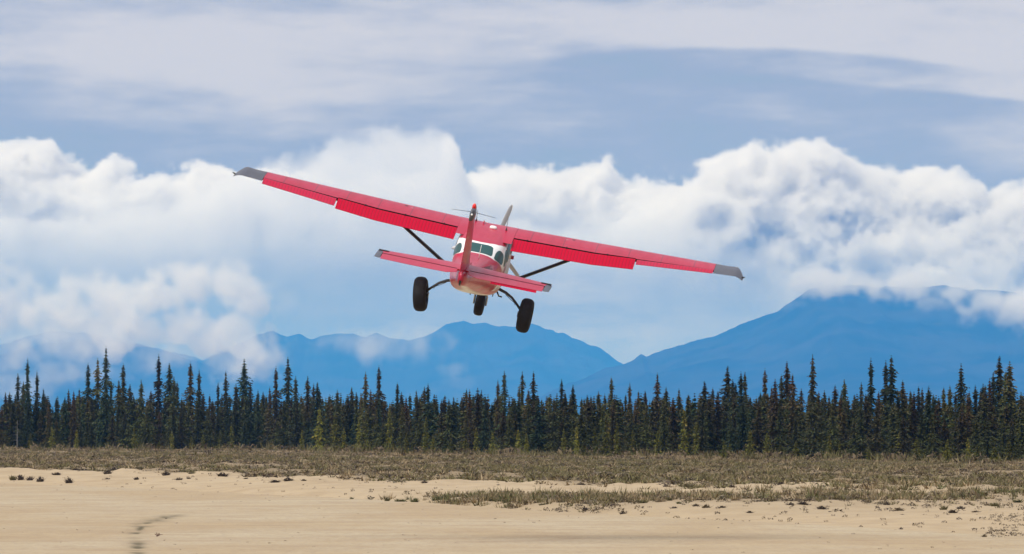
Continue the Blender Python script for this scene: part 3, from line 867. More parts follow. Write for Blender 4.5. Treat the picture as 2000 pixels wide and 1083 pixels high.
def centre_section():
    rings = []
    for x in (-0.658, -0.62, -0.3, 0.0, 0.3, 0.62, 0.658):
        P = wing_section(abs(x), 1)
        P[:, 0] = x; P[:, 2] += 0.006
        rings.append(P)
    V, f = loft(rings)
    o = part('wing_centre_section', V, f, M_RED); fix_normals(o); sharp(o, 40)
centre_section()
for side in (-1, 1):
    # main box: skin to the flap cove inboard, to the aileron hinge outboard
    xs = np.linspace(0.662, 3.49, 22)
    rings = [wing_section(x, side, 0.745, 0.68) for x in xs]
    xo = np.linspace(3.52, 5.31, 14)
    rings += [wing_section(x, side, 0.775, 0.77) for x in xo]
    V, f = loft(rings)
    wg = part('wing', V, f, M_WING)
    wg.data.materials.append(M_DARK)
    kk = len(rings[0])
    for pi in range((len(rings) - 1) * kk):
        if pi % kk == kk - 1: wg.data.polygons[pi].material_index = 1  # rear face of the cove coloured near-black, shade painted into the recess
    fix_normals(wg); sharp(wg, 35)
    flap = bead_surface(0.67, 3.50, side, 0.52, 0.46, 17.0, 0.735, 0.105, M_FLAP, 'flap', 0.0735, drop=-0.012, back=0.015)
    ail = bead_surface(3.54, 5.30, side, 0.335, 0.265, 5.0 if side > 0 else 18.0, 0.782, 0.055, M_AIL, 'aileron', 0.0705, drop=-0.02 if side > 0 else -0.022, back=0.0)
    # flap tracks: small dark brackets under the cove lip
    for x in (0.98, 1.9, 2.85):
        c, le, z0, t, inc = wing_at(x)
        yb, zb = le - 0.76 * c, z0 + 0.035
        rings = []
        for yy in (yb + 0.04, yb - 0.05):
            rings.append([(side * x - 0.015, yy, zb - 0.03), (side * x + 0.015, yy, zb - 0.03), (side * x + 0.015, yy, zb + 0.02), (side * x - 0.015, yy, zb + 0.02)])
        V, f = loft(rings); br = part('flap_bracket', V, f, M_DARK, flap, smooth=False)
    # grey drooped tip
    xs = np.concatenate([[5.315], np.linspace(5.33, 5.80, 8), 5.80 + 0.20 * np.sin(np.linspace(0.15, np.pi / 2, 9))])
    rings = []
    for x in xs:
        c, le, z0, t, inc = wing_at(x)
        up_, lo_ = airfoil(22, t)
        sec = np.vstack([up_, lo_[1:-1]])
        P = place(sec, side * x, c, le, z0, inc)
        q = np.clip((x - 5.80) / 0.20, 0, 1)
        # the end turns down and tapers to the trailing corner
        mid = P[:, 2].mean()
        P[:, 2] = mid + (P[:, 2] - mid) * (1 - 0.75 * q ** 2) - 0.085 * q ** 1.6 + 0.014 * math.sin(np.clip((x - 5.62) / 0.30, 0, 1) * math.pi) * (P[:, 2] > mid)
        P[:, 1] = -0.50 + (P[:, 1] + 0.50) * (1 - 0.55 * q ** 2)
        rings.append(P)
    V, f = loft(rings)
    tip = part('wing_tip', V, f, M_GREY); fix_normals(tip); sharp(tip, 50)
    V, f = tube([(side * 5.97, -0.28, 0.93), (side * 6.02, -0.29, 0.955), (side * 6.045, -0.29, 0.955)], [0.016, 0.014, 0.010])
    part('navigation_light', V, f, M_DARK, tip)
    # wing strut, streamlined section
    a = np.array((side * 0.55, 0.55, -0.49)); b_ = np.array((side * 2.50, 0.22, 0.77))
    d = (b_ - a) / np.linalg.norm(b_ - a); n_ = np.cross(d, (0, 1, 0)); n_ /= np.linalg.norm(n_)
    th = np.linspace(0, 2 * np.pi, 14, endpoint=False)
    ring = np.stack([0.040 * np.sin(th)[:, None] * n_ + np.outer(0.085 * np.cos(th), (0, 1, 0))], 0)[0]
    V, f = loft([a + ring, a * 0.97 + b_ * 0.03 + ring, a * 0.5 + b_ * 0.5 + ring, b_ + ring])
    st = part('wing_strut', V, f, M_BLACK)
    # fuel cap and vent on the upper skin
    c, le, z0, t, inc = wing_at(1.98)
    zc = z0 + 0.085
    V, f = tube([(side * 1.98, 0.24, zc + 0.01), (side * 1.98, 0.24, zc + 0.035)], 0.04, 14)
    cap = part('fuel_cap', V, f, M_BLACK)
    V, f = tube([(side * 1.90 - 0.09, 0.14, zc + 0.012), (side * 1.90 + 0.09, 0.14, zc + 0.012)], [0.014, 0.014], 8)
    part('white_mark', V, f, M_WHITE, cap)

# ---------------------------------------------------------------- tail
def tail_surface(name, pts_le, pts_te, t, mat, axis='x', parent=None, te_thick=0.0, bead=0, colors=None):
    """lofted symmetric surface; pts along the span: (span, le_y, te_y, other)"""
    rings = []
    n = 16
    for (sp_, ly, ty, oth, tk) in pts_le:
        c = ly - ty
        b_ = np.linspace(0, np.pi, n)
        xx = 0.5 * (1 - np.cos(b_))
        yt = 5 * tk * (0.2969 * np.sqrt(xx) - 0.126 * xx - 0.3516 * xx**2 + 0.2843 * xx**3 - 0.1036 * xx**4) + te_thick * xx
        up_ = np.stack([xx, yt], -1)[::-1]; lo_ = np.stack([xx, -yt], -1)[1:-1]
        s_ = np.vstack([up_, lo_])
        if axis == 'x':
            rings.append(np.stack([np.full(len(s_), sp_), ly - s_[:, 0] * c, oth + s_[:, 1] * c], -1))
        else:
            rings.append(np.stack([oth + s_[:, 1] * c, ly - s_[:, 0] * c, np.full(len(s_), sp_)], -1))
    V, f = loft(rings)
    o = part(name, V, f, mat, parent); fix_normals(o); sharp(o, 40)
    return o

SZ = 0.655
for side in (-1, 1):
    tail_surface('horizontal_stabilizer', [(side * 0.04, -4.10, -4.86, SZ, .11), (side * 1.0, -4.25, -4.87, SZ, .11), (side * 1.88, -4.40, -4.88, SZ, .11), (side * 1.96, -4.47, -4.88, SZ, .07)], None, 0, M_RED, te_thick=0.028)
    # elevator with its angled inner corner
    ev = []
    for (x, ty) in ((0.13, -5.08), (0.22, -5.20), (0.34, -5.31), (0.66, -5.33), (1.2, -5.33), (1.84, -5.30)):
        ev.append((x, ty))
    rings = []
    for x, ty in ev:
        L = -4.875 - ty
        sec = np.array([(0.0, 0.030), (0.012, 0.036), (0.25 * L, 0.030), (0.7 * L, 0.013), (L, 0.003), (L, -0.003), (0.7 * L, -0.013), (0.25 * L, -0.030), (0.012, -0.036), (0.0, -0.030)])
        dd = R(-1.5)
        rings.append(np.stack([np.full(len(sec), side * x), -4.89 - sec[:, 0] * math.cos(dd), SZ + sec[:, 1] - sec[:, 0] * math.sin(-dd) * -1 * -1], -1))
    V, f = loft(rings); el_ = part('elevator', V, f, M_RED); fix_normals(el_); sharp(el_, 40)
    # horn-balance tips: dark leading piece and grey end cap
    V, f = loft([[(side * x, y, SZ + z) for (y, z) in ((-4.46, 0.0), (-4.50, 0.028), (-4.86, 0.034), (-5.05, 0.022), (-5.30, 0.004), (-5.30, -0.004), (-5.05, -0.022), (-4.86, -0.034), (-4.50, -0.028))] for x in (1.855, 1.90)] +
                [[(side * x, y, SZ + z * k) for (y, z) in ((-4.50, 0.0), (-4.54, 0.026), (-4.86, 0.03), (-5.05, 0.020), (-5.27, 0.004), (-5.27, -0.004), (-5.05, -0.02), (-4.86, -0.03), (-4.54, -0.026))] for x, k in ((1.95, 0.9), (1.985, 0.45))])
    cp = part('elevator_tip', V, f, M_GREY, el_); fix_normals(cp); sharp(cp, 40)
    V, f = loft([[(side * x, y, SZ + 0.036 + z) for (y, z) in ((-4.47, -0.02), (-4.60, -0.005), (-4.60, 0.008), (-4.47, 0.0))] for x in (1.74, 1.97)])
    part('horn_balance', V, f, M_DARK, el_, smooth=False)
    V, f = loft([[(side * x, y, SZ + z) for (y, z) in ((-4.868, 0.0), (-4.892, 0.0), (-4.892, 0.0395), (-4.868, 0.0395))] for x in (0.14, 1.86)])
    part('hinge_gap', V, f, M_DARK, el_, smooth=False)
# trim tab on the right elevator
V, f = loft([[(x, -5.27, SZ - 0.004), (x, -5.27, SZ - 0.014), (x, -5.43, SZ - 0.050), (x, -5.43, SZ - 0.046)] for x in (0.68, 1.72)])
tab = part('trim_tab', V, f, M_FLAP, smooth=False); fix_normals(tab)

# fin with dorsal strake, and rudder
fin_pts = [(0.56, -3.05, -4.92, 0.0, .045), (0.62, -3.60, -4.93, 0.0, .065), (0.80, -4.02, -4.96, 0.0, .095), (1.10, -4.22, -5.02, 0.0, .11), (1.60, -4.54, -5.12, 0.0, .12), (2.02, -4.80, -5.20, 0.0, .13), (2.06, -4.88, -5.20, 0.0, .10)]
fin = tail_surface('vertical_fin', fin_pts, None, 0, M_RED, axis='z', te_thick=0.02)
rings = []
for i, zz in enumerate(np.concatenate([[0.72], np.repeat(np.linspace(0.80, 1.98, 13), 3) + np.tile([-0.018, 0, 0.018], 13), [2.04]])):
    q = (zz - 0.72) / 1.32
    ly = -4.955 - 0.25 * q; L = 0.47 - 0.10 * q
    wdt = 0.056 - 0.012 * q
    bead = 0.0022 if (i - 1) % 3 == 1 and 0 < i < 40 else 0.0
    sec = np.array([(0.0, wdt * 0.7), (0.04, wdt), (0.3 * L, wdt * 0.9 - bead), (0.7 * L, wdt * 0.5 - bead * 0.7), (L, 0.006), (L, -0.006), (0.7 * L, -wdt * 0.5 + bead * 0.7), (0.3 * L, -wdt * 0.9 + bead), (0.04, -wdt), (0.0, -wdt * 0.7)])
    dd = R(3.0)
    rings.append(np.stack([sec[:, 1] - sec[:, 0] * math.sin(dd), ly - sec[:, 0] * math.cos(dd), np.full(len(sec), zz)], -1))
V, f = loft(rings); rud = part('rudder', V, f, M_RED); fix_normals(rud); sharp(rud, 32)
# tail cone end cap under the rudder
V, f = loft([[(s_ * k[0], k[1], k[2]) for s_, k in ((-1, (0.030, y, z0 + 0.10)), (1, (0.030, y, z0 + 0.10)), (1, (0.018, y, z0)), (-1, (0.018, y, z0)))] for y, z0 in ((-5.12, 0.355), (-5.22, 0.40))])
tie = part('tail_tie_down', V, f, M_BLACK, fuselage, smooth=False); fix_normals(tie)
# grey fin cap, beacon, tail light, whip aerials
V, f = loft([[(x * k, y, z) for (x, y) in ((0.035, -4.86), (0.055, -5.05), (0.052, -5.35), (0.03, -5.60), (-0.03, -5.60), (-0.052, -5.35), (-0.055, -5.05), (-0.035, -4.86))] for k, z in ((1.05, 1.93), (1.1, 2.05), (0.9, 2.13), (0.45, 2.16))])
capf = part('fin_cap', V, f, M_GREY, fin); fix_normals(capf)
V, f = tube([(0, -5.20, 2.14), (0, -5.20, 2.20), (0, -5.20, 2.245), (0, -5.20, 2.265)], [0.045, 0.045, 0.034, 0.008], 14)
part('beacon', V, f, M_BEACON, fin)
V, f = tube([(0.015, -5.60, 2.08), (0.015, -5.64, 2.08), (0.015, -5.655, 2.08)], [0.022, 0.022, 0.008], 10)
part('tail_light', V, f, M_WHITE, rud)
for side in (-1, 1):
    V, f = tube([(side * 0.04, -5.0, 2.03), (side * 0.22, -5.02, 2.02), (side * 0.50, -5.05, 2.01)], [0.007, 0.006, 0.005], 6)
    part('whip_aerial', V, f, M_WIRE, fin)

# ---------------------------------------------------------------- roof fittings
def roof_air(y):
    c, le, z0, t, inc = wing_at(0.3)
    q = (le - y) / c
    if not 0 < q < 1: return -9
    up_, _ = airfoil(28, t); o_ = np.argsort(up_[:, 0])
    return z0 + np.interp(q, up_[o_, 0], up_[o_, 1]) * c - q * c * math.sin(R(inc)) + 0.006
def roof_z(x, y): 
    return max(float(full(np.array([y]), np.array([TH(y, x=x)]))[0][2]), roof_air(y))
def whip(x, y, hgt, lean, rad=0.007, mat=M_WIRE, foot=True):
    z = roof_z(x, y)
    V, f = tube([(x, y, z - 0.01), (x, y - 0.01, z + 0.05), (x, y - 0.02, z + 0.07), (x + lean * 0.5, y - 0.05, z + hgt * 0.55), (x + lean, y - 0.10, z + hgt)], [0.024, 0.018, rad, rad * 0.9, rad * 0.7], 6)
    return part('roof_aerial', V, f, mat, fuselage)
whip(0.42, -0.05, 0.34, 0.0)
whip(-0.40, 0.30, 0.30, 0.0)
whip(-0.33, 0.28, 0.28, 0.0)
def blade(x, y, hgt):
    z = roof_z(x, y)
    V, f = loft([[(x + 0.012 * k, y + 0.07 * k, z - 0.01 + h_), (x + 0.012 * k, y - 0.07 * k, z - 0.01 + h_), (x - 0.012 * k, y - 0.07 * k, z - 0.01 + h_), (x - 0.012 * k, y + 0.07 * k, z - 0.01 + h_)] for k, h_ in ((1.2, 0), (0.9, hgt * 0.6), (0.5, hgt))])
    o = part('blade_aerial', V, f, M_RED, fuselage, smooth=False); fix_normals(o)
blade(-0.14, 0.22, 0.075); blade(-0.40, -0.30, 0.10)
z = roof_z(0.12, -0.10)
th = np.linspace(0, 2 * np.pi, 18, endpoint=False)
def pill(cx, cy, cz, a, b_, h_):
    return loft([[(cx + (a * k) * np.sign(np.cos(t)) * abs(np.cos(t)) ** 0.6, cy + (b_ * k) * np.sign(np.sin(t)) * abs(np.sin(t)) ** 0.8, cz + q * h_) for t in th] for k, q in ((1.0, 0), (1.0, 0.5), (0.85, 0.85), (0.5, 1.0))])
V, f = pill(0.12, -0.10, z - 0.01, 0.085, 0.07, 0.07)
pod = part('satellite_antenna', V, f, M_WHITE, fuselage); fix_normals(pod)
# aerial on the rear deck
y0_ = -2.45; z = roof_z(0.10, y0_)
V, f = tube([(0.10, y0_, z - 0.02), (0.105, y0_ - 0.03, z + 0.13), (0.115, y0_ - 0.10, z + 0.34)], [0.012, 0.008, 0.006], 6)
part('deck_aerial', V, f, M_WHITE, fuselage)
# red step light box on the right side, boarding step, belly drains
V, f = loft([[(0.58, y, 0.09), (0.655, y, 0.09), (0.655, y, 0.17), (0.58, y, 0.17)] for y in (0.70, 0.78)])
bx = part('side_marker', V, f, M_RED, fuselage, smooth=False); fix_normals(bx)
V, f = tube([(0.50, -0.42, -0.50), (0.56, -0.44, -0.60), (0.64, -0.44, -0.61)], 0.02, 6)
part('boarding_step', V, f, M_BLACK, fuselage)
for (x, y) in ((0.44, -0.65), (-0.05, -1.0)):
    V, f = tube([(x, y, -0.48), (x, y, -0.60)], [0.018, 0.012], 6)
    part('drain_mast', V, f, M_BLACK, fuselage)
V, f = tube([(0.20, 1.35, -0.52), (0.20, 1.22, -0.62), (0.20, 1.10, -0.65)], 0.04, 10)
part('exhaust_pipe', V, f, M_BLACK, fuselage)

# ---------------------------------------------------------------- registration along the right flank
def lettering(txt, y_front, y_rear, zlo, zhi):
    cu = bpy.data.curves.new('letters', 'FONT'); cu.body = txt; cu.size = 1.0; cu.resolution_u = 3
    tmp = bpy.data.objects.new('letters', cu); COL.objects.link(tmp)
    dg = bpy.context.evaluated_depsgraph_get(); dg.update()
    me = bpy.data.meshes.new_from_object(tmp.evaluated_get(dg))
    bpy.data.objects.remove(tmp)
    co = np.array([v.co[:2] for v in me.vertices]); fc = [tuple(p.vertices) for p in me.polygons]
    a = (co[:, 0] - co[:, 0].min()) / np.ptp(co[:, 0]); b_ = (co[:, 1] - co[:, 1].min()) / np.ptp(co[:, 1])
    P = []
    for s_, t in zip(a, b_):
        y = y_rear + (y_front - y_rear) * s_
        z = (zlo[0] + (zlo[1] - zlo[0]) * s_) + t * ((zhi[0] + (zhi[1] - zhi[0]) * s_) - (zlo[0] + (zlo[1] - zlo[0]) * s_))
        P.append(fus(np.array([y]), np.array([TH(y, z=z)]), 0.007)[0])
    o = part('registration_lettering', np.array(P), fc, M_INK, fuselage, smooth=False)
    bpy.data.meshes.remove(me)
lettering('N8088G', -2.20, -3.35, (0.41, 0.30), (0.495, 0.395))

# ---------------------------------------------------------------- undercarriage
def tyre(name, c, rad, wid, tilt, parent):
    w0 = wid / 2
    prof = [(rad * 0.42, -w0 * 0.62), (rad * 0.55, -w0 * 0.93), (rad * 0.70, -w0), (rad * 0.84, -w0 * 0.93), (rad * 0.94, -w0 * 0.70), (rad * 0.985, -w0 * 0.42), (rad, 0.0)]
    prof = prof + [(r, -x) for r, x in prof[-2::-1]]
    k = 48
    th_ = np.linspace(0, 2 * np.pi, k, endpoint=False)
    rings = np.array([[(x, r * math.cos(t), r * math.sin(t)) for t in th_] for r, x in prof])
    # moulded circumferential groove near the shoulders
    Rt = np.array(Matrix.Rotation(R(tilt), 3, 'Y'))
    def tf(P): return np.asarray(P) @ Rt.T + np.asarray(c)
    V, f = loft(rings, cap=False)
    ty = part('tyre', tf(V), f, M_RUB, parent); fix_normals(ty)
    rp = [(0.02, -w0 * 0.50), (rad * 0.16, -w0 * 0.50), (rad * 0.20, -w0 * 0.40), (rad * 0.36, -w0 * 0.42), (rad * 0.44, -w0 * 0.66), (rad * 0.46, -w0 * 0.5), (rad * 0.46, w0 * 0.5), (rad * 0.44, w0 * 0.66), (rad * 0.36, w0 * 0.42), (rad * 0.20, w0 * 0.40), (rad * 0.16, w0 * 0.5), (0.02, w0 * 0.5)]
    V, f = loft(np.array([[(x, r * math.cos(t), r * math.sin(t)) for t in th_[::2]] for r, x in rp]))
    rim = part('rim', tf(V), f, M_LEG, parent); fix_normals(rim)
    for t in np.linspace(0, 2 * np.pi, 5, endpoint=False):
        V, f = tube([tf([(-w0 * 0.50, rad * 0.28 * math.cos(t), rad * 0.28 * math.sin(t))])[0], tf([(w0 * 0.50, rad * 0.28 * math.cos(t), rad * 0.28 * math.sin(t))])[0]], 0.012, 6)
        part('wheel_bolt', V, f, M_ALU, parent)
def wheel_root(name, label=None):
    o = bpy.data.objects.new(name, None); COL.objects.link(o); o.parent = plane
    return o
for side, tilt in ((-1, -10.0), (1, 1.0)):
    wr = wheel_root('main_wheel')
    tyre('tyre', (side * 1.236, -0.25, -0.962), 0.405, 0.305, tilt, wr)
    leg = [(side * 0.30, -0.20, -0.44), (side * 0.50, -0.22, -0.475), (side * 0.70, -0.24, -0.53), (side * 0.86, -0.25, -0.615), (side * 0.97, -0.25, -0.715), (side * 1.10, -0.25, -0.84), (side * 1.20, -0.25, -0.955)]
    V, f = tube(leg, [0.040, 0.038, 0.034, 0.030, 0.028, 0.026, 0.026], 10)
    lg = part('gear_leg', V, f, M_LEG)
    bl = [(x - side * 0.0, y - 0.04, z - 0.035 - 0.02 * math.sin(i * 2.1)) for i, (x, y, z) in enumerate(leg[2:])]
    V, f = tube(bl, 0.007, 5)
    part('brake_line', V, f, M_BLACK, lg)
    V, f = loft([[(side * x, y, z) for (y, z) in ((-0.34, -0.90), (-0.16, -0.90), (-0.16, -1.02), (-0.34, -1.02))] for x in (1.055, 1.10)])
    bk = part('brake_caliper', V, f, M_BLACK, lg, smooth=False); fix_normals(bk)
    V, f = tube([(side * 0.93, -0.25, -0.665), (side * 0.955, -0.28, -0.76), (side * 0.995, -0.28, -0.755)], 0.007, 5)
    part('line_clip', V, f, M_BLACK, lg)
wr = wheel_root('nose_wheel')
tyre('tyre', (0.02, 1.50, -1.265), 0.268, 0.215, 0.0, wr)
V, f = tube([(0.02, 1.46, -0.50), (0.02, 1.48, -0.72), (0.02, 1.49, -0.94)], [0.055, 0.05, 0.045], 12)
ns = part('nose_strut', V, f, M_ALU)
V, f = tube([(0.165, 1.50, -1.27), (0.165, 1.50, -1.06), (0.13, 1.49, -0.985), (0.02, 1.49, -0.955), (-0.09, 1.49, -0.985), (-0.125, 1.50, -1.06), (-0.125, 1.50, -1.27)], [0.022, 0.026, 0.03, 0.034, 0.03, 0.026, 0.022], 8)
part('nose_fork', V, f, M_ALU, ns)
V, f = tube([(-0.10, 1.44, -0.60), (-0.155, 1.40, -0.80), (-0.16, 1.40, -1.00)], 0.010, 6)
part('shimmy_damper', V, f, M_BLACK, ns)

# ---------------------------------------------------------------- propeller, stopped
hub = np.array((0.0, 2.78, -0.02))
V, f = tube([hub + (0, -0.16, 0), hub + (0, -0.10, 0), hub + (0, 0.08, 0), hub + (0, 0.22, 0), hub + (0, 0.30, 0)], [0.17, 0.18, 0.15, 0.08, 0.01], 20)
spin = part('propeller', V, f, M_PROP)
for ang in (13.0, 133.0, 253.0):
    a = R(ang)
    rad_ = np.array((math.sin(a), 0, math.cos(a))); tang = np.array((math.cos(a), 0, -math.sin(a)))
    rings = []
    for r, ch, tw in ((0.12, 0.08, 55), (0.25, 0.11, 48), (0.45, 0.135, 40), (0.70, 0.130, 33), (0.90, 0.11, 28), (0.99, 0.08, 26), (1.03, 0.03, 26)):
        tw = R(tw)
        cdir = tang * math.cos(tw) + np.array((0, 1, 0)) * math.sin(tw); ndir = -tang * math.sin(tw) + np.array((0, 1, 0)) * math.cos(tw)
        rings.append([hub + rad_ * r + cdir * ch * 0.5 * math.cos(t) + ndir * 0.014 * math.sin(t) for t in np.linspace(0, 2 * np.pi, 10, endpoint=False)])
    V, f = loft(rings)
    bl = part('propeller_blade', V, f, M_PROP, spin); fix_normals(bl)

# ---------------------------------------------------------------- pose: climbing, banked right, nose a little right
def pose_matrix(roll, pitch, yaw):
    cr, sr, cp_, sp_, cy, sy = math.cos(roll), math.sin(roll), math.cos(pitch), math.sin(pitch), math.cos(yaw), math.sin(yaw)
    Ry = Matrix(((cr, 0, sr), (0, 1, 0), (-sr, 0, cr))); Rx = Matrix(((1, 0, 0), (0, cp_, -sp_), (0, sp_, cp_))); Rz = Matrix(((cy, sy, 0), (-sy, cy, 0), (0, 0, 1)))
    return (Rz @ Rx @ Ry).to_4x4()
plane.matrix_world = Matrix.Translation((-0.70, 131.5, 6.380)) @ pose_matrix(R(11.93), R(11.36), R(6.1))
print('plane', time.time() - T0)
# ================================================================== spruce trees
rng = np.random.default_rng(77)
random.seed(77)

def foliage_mat():
    m, b, p, out = new_mat('spruce_needles')
    at = b.n('ShaderNodeVertexColor'); at.layer_name = 'col'
    oi = b.n('ShaderNodeObjectInfo')
    hs = b.n('ShaderNodeHueSaturation')
    b.put(hs.inputs['Color'], b.mix(1.0, at.outputs[0], oi.outputs['Color'], 'MULTIPLY'))
    b.put(hs.inputs['Value'], b.step(oi.outputs['Random'], 0.0, 1.0, 0.8, 1.25))
    b.put(p.inputs['Base Color'], hs.outputs[0])
    p.inputs['Roughness'].default_value = 0.75
    p.inputs['Specular IOR Level'].default_value = 0.2
    return m
M_NEEDLE = foliage_mat()
def bark_mat():
    m, b, p, out = new_mat('spruce_bark')
    co = b.n('ShaderNodeTexCoord').outputs['Object']
    n1 = b.noise(b.v('MULTIPLY', co, (6, 6, 1.2)), 3.0, 4.0)
    b.put(p.inputs['Base Color'], b.mix(n1, (0.05, 0.042, 0.036), (0.16, 0.145, 0.13)))
    p.inputs['Roughness'].default_value = 0.9
    return m
M_BARK = bark_mat()

def crown_arrays(seed, H, Rm, slim, gaps, rust, club, density=1.0, low=0.03, tri=1.0):
    """spruce crown of drooping boughs in whorls, each bough a spray of small leaf-sized faces. H height, Rm widest radius"""
    g = np.random.default_rng(seed)
    P, C = [], []
    nwh = int(H / 0.155 * density)
    lump = g.normal(size=60)
    for i in range(nwh):
        t = low + (1 - low) * (i + g.random() * 0.8) / nwh            # 0 base .. 1 tip
        # envelope: bottle-brush with an uneven edge and sometimes a club top
        env = (1 - t) ** slim * (0.55 + 0.45 * min(1, t / 0.12))
        env = max(env, 0.05 * (1 - t) ** 0.35)
        if club: env = max(env, 0.105 * math.exp(-((t - 0.93) / 0.03) ** 2))
        env *= 1 + 0.42 * np.interp(t * 26, np.arange(60), lump)
        if g.random() < gaps: env *= 0.45
        nb = int(g.integers(5, 8))
        a0 = g.random() * 6.28
        for k in range(nb):
            a = a0 + 6.283 * k / nb + g.normal() * 0.25
            L = Rm * env * (0.50 + 0.85 * g.random())
            if L < 0.015: L = 0.015
            z0 = t * H
            droop = 0.30 + 0.35 * (1 - t)
            ns = max(2, int(round(3 + 7.5 * L / 0.9)))
            for s in range(ns):
                q = (s + 0.6) / ns
                r = L * q
                z = z0 - droop * r * (0.5 + 0.7 * q) + 0.12 * r * (q > 0.8)
                sz = (0.075 + 0.085 * g.random()) * (1.15 - 0.35 * q) * tri * (0.32 + 0.68 * min(1.0, (1 - t) / 0.14))
                c = np.array((math.cos(a) * r, math.sin(a) * r, z)) + g.normal(size=3) * 0.035 * min(1.0, (1 - t) / 0.1 + 0.15)
                d1 = np.array((math.cos(a + g.normal() * 0.5), math.sin(a + g.normal() * 0.5), -0.35 + 0.3 * g.normal()))
                d2 = g.normal(size=3); d2 -= d1 * (d2 @ d1) / (d1 @ d1); d2 /= np.linalg.norm(d2)
                P += [c - d1 * sz * 0.7 + d2 * sz * 0.55, c - d1 * sz * 0.6 - d2 * sz * 0.6, c + d1 * sz * 1.1]
                # needle colour of this spray: darker old wood inside, browner where cones and dead twigs sit
                v = 0.75 + 0.55 * g.random()
                col = np.array((0.029, 0.040, 0.017)) * v
                rb = 0.75 * rust * (0.25 + 0.75 * np.clip((t - 0.55) / 0.3, 0, 1)) * (g.random() < 0.65)
                col = col * (1 - rb) + np.array((0.075, 0.036, 0.024)) * v * rb
                if g.random() < 0.10: col = np.array((0.055, 0.055, 0.030)) * v
                C += [col, col, col]
    return np.array(P, np.float32), np.array(C, np.float32)

def trunk_mesh(H, r0, name='trunk', seed=0):
    g = np.random.default_rng(seed)
    rings = []
    for t in (0, 0.03, 0.2, 0.45, 0.7, 0.9, 0.985):
        r = r0 * (1 - t) ** 0.85 + 0.008 + (0.05 * r0 if t == 0 else 0)
        rings.append([(r * math.cos(a) + 0.02 * g.normal() * t, r * math.sin(a) + 0.02 * g.normal() * t, t * H) for a in np.linspace(0, 6.283, 7, endpoint=False)])
    V, f = loft(rings)
    me = bpy.data.meshes.new(name); me.from_pydata(V.tolist(), [], f); me.materials.append(M_BARK)
    return me

H0 = 10.0
PROTO = []
for k, (Rm, slim, gaps, rust, club, low) in enumerate([
        (1.10, 0.90, 0.15, 0.35, True, 0.02), (0.95, 0.85, 0.22, 0.55, True, 0.03), (0.78, 0.80, 0.25, 0.45, True, 0.04), (0.70, 0.85, 0.32, 0.30, False, 0.05), (1.30, 1.05, 0.12, 0.20, False, 0.01), (1.45, 1.0, 0.15, 0.30, True, 0.01),
        (0.85, 0.85, 0.20, 0.75, True, 0.03), (1.15, 0.95, 0.28, 0.10, False, 0.02), (0.46, 0.60, 0.40, 0.35, True, 0.10), (1.0, 0.80, 0.18, 0.45, True, 0.02)]):
    P, C = crown_arrays(100 + k, H0, Rm * 1.42, slim * 0.97, gaps, rust, club, low=low, tri=1.15)
    me = tri_mesh('crown', P, np.arange(len(P)).reshape(-1, 3), C); me.materials.append(M_NEEDLE)
    PROTO.append((me, trunk_mesh(H0 * 0.985, 0.11 if k != 8 else 0.085, seed=k)))
# young, bushy, lighter trees for the front
YOUNG = []
for k in range(4):
    P, C = crown_arrays(300 + k, 4.0, 0.80 + 0.10 * k, 1.05, 0.06, 0.05, False, low=0.0, density=1.1)
    C = C * np.array((1.9, 1.65, 0.95))
    me = tri_mesh('crown', P, np.arange(len(P)).reshape(-1, 3), C); me.materials.append(M_NEEDLE)
    YOUNG.append((me, trunk_mesh(3.9, 0.06, seed=20 + k)))

def forest_base(px):
    E, Sd, Fo, zs, zf = stations(np.array([px], float))
    return float(Fo[0])

# treetops seen against the sky: photograph x, y of the tip, shape hint
TOPS = """11,766 19,765 26,781 35,729,s 46,745 54,699,n 72.5,724,n 85,759 95,786 110,777 127,775 134,760 144,763 155,759 172,709,w 191,699,m 207,676,m 217,742 232,742,w 241,710,w 254,750 261,772 276,741 295,762 310,692,n 331,709,m 340,735 346,745 355,776
372,707,w 389,721,n 397,766 414,784 426,746 441,724,m 461,749 477,700,w 489,747 504,761 514,765 527,755 539,716,m 562.5,697,m 577.5,734 601,734 612.5,749 620,746 624,761 646,787 659,761 680,774 687,756 696,766 714,726,n 724,761 740,714,w 761,787 776,747 784,765 793,775
813,762 820,774 829,755 836,749,n 852,782 869,772 886,775 902,775 911,759 917,761 933,757,w 940,761 950,780 961,786 972.5,742,n 985,724,n 1014,754 1020,725,s 1032,761 1042,725,m 1051,780 1058,779 1070,774 1082,776 1097,740 1104,767 1119,751 1136,777 1141,778 1147,771 1154,773
1169,764 1181,769 1194,736,m 1207,791 1222,770 1230,747,n 1247,763 1260,762,w 1284,728,m 1294,776 1301,756 1314,779 1326,759 1344,770 1352,780 1364,786 1376,744,m 1392,757 1402,764 1421,714,w 1431,740 1437,749 1447,726,n 1455,726,s 1465,775 1485,766 1494,720,m
1507,755 1514,740 1526,731 1537,705,m 1548,730 1565,759 1587,692,n 1599,764 1610,762 1619,774 1631,752 1643,766 1649,740 1665,786 1682,746 1691,769 1701,699,n 1716,764 1730,704,n 1741,694,m 1754,767 1763,742 1778,762 1785,765 1794,754 1801,757 1814,754 1823,770 1829,787
1843,756 1855,752 1866,767 1877,709,w 1893,764 1905,752 1915,759 1920,749 1924,752 1933,739 1940,727 1952,694,m 1964,724 1972,705,n 1979,754 1994,765"""
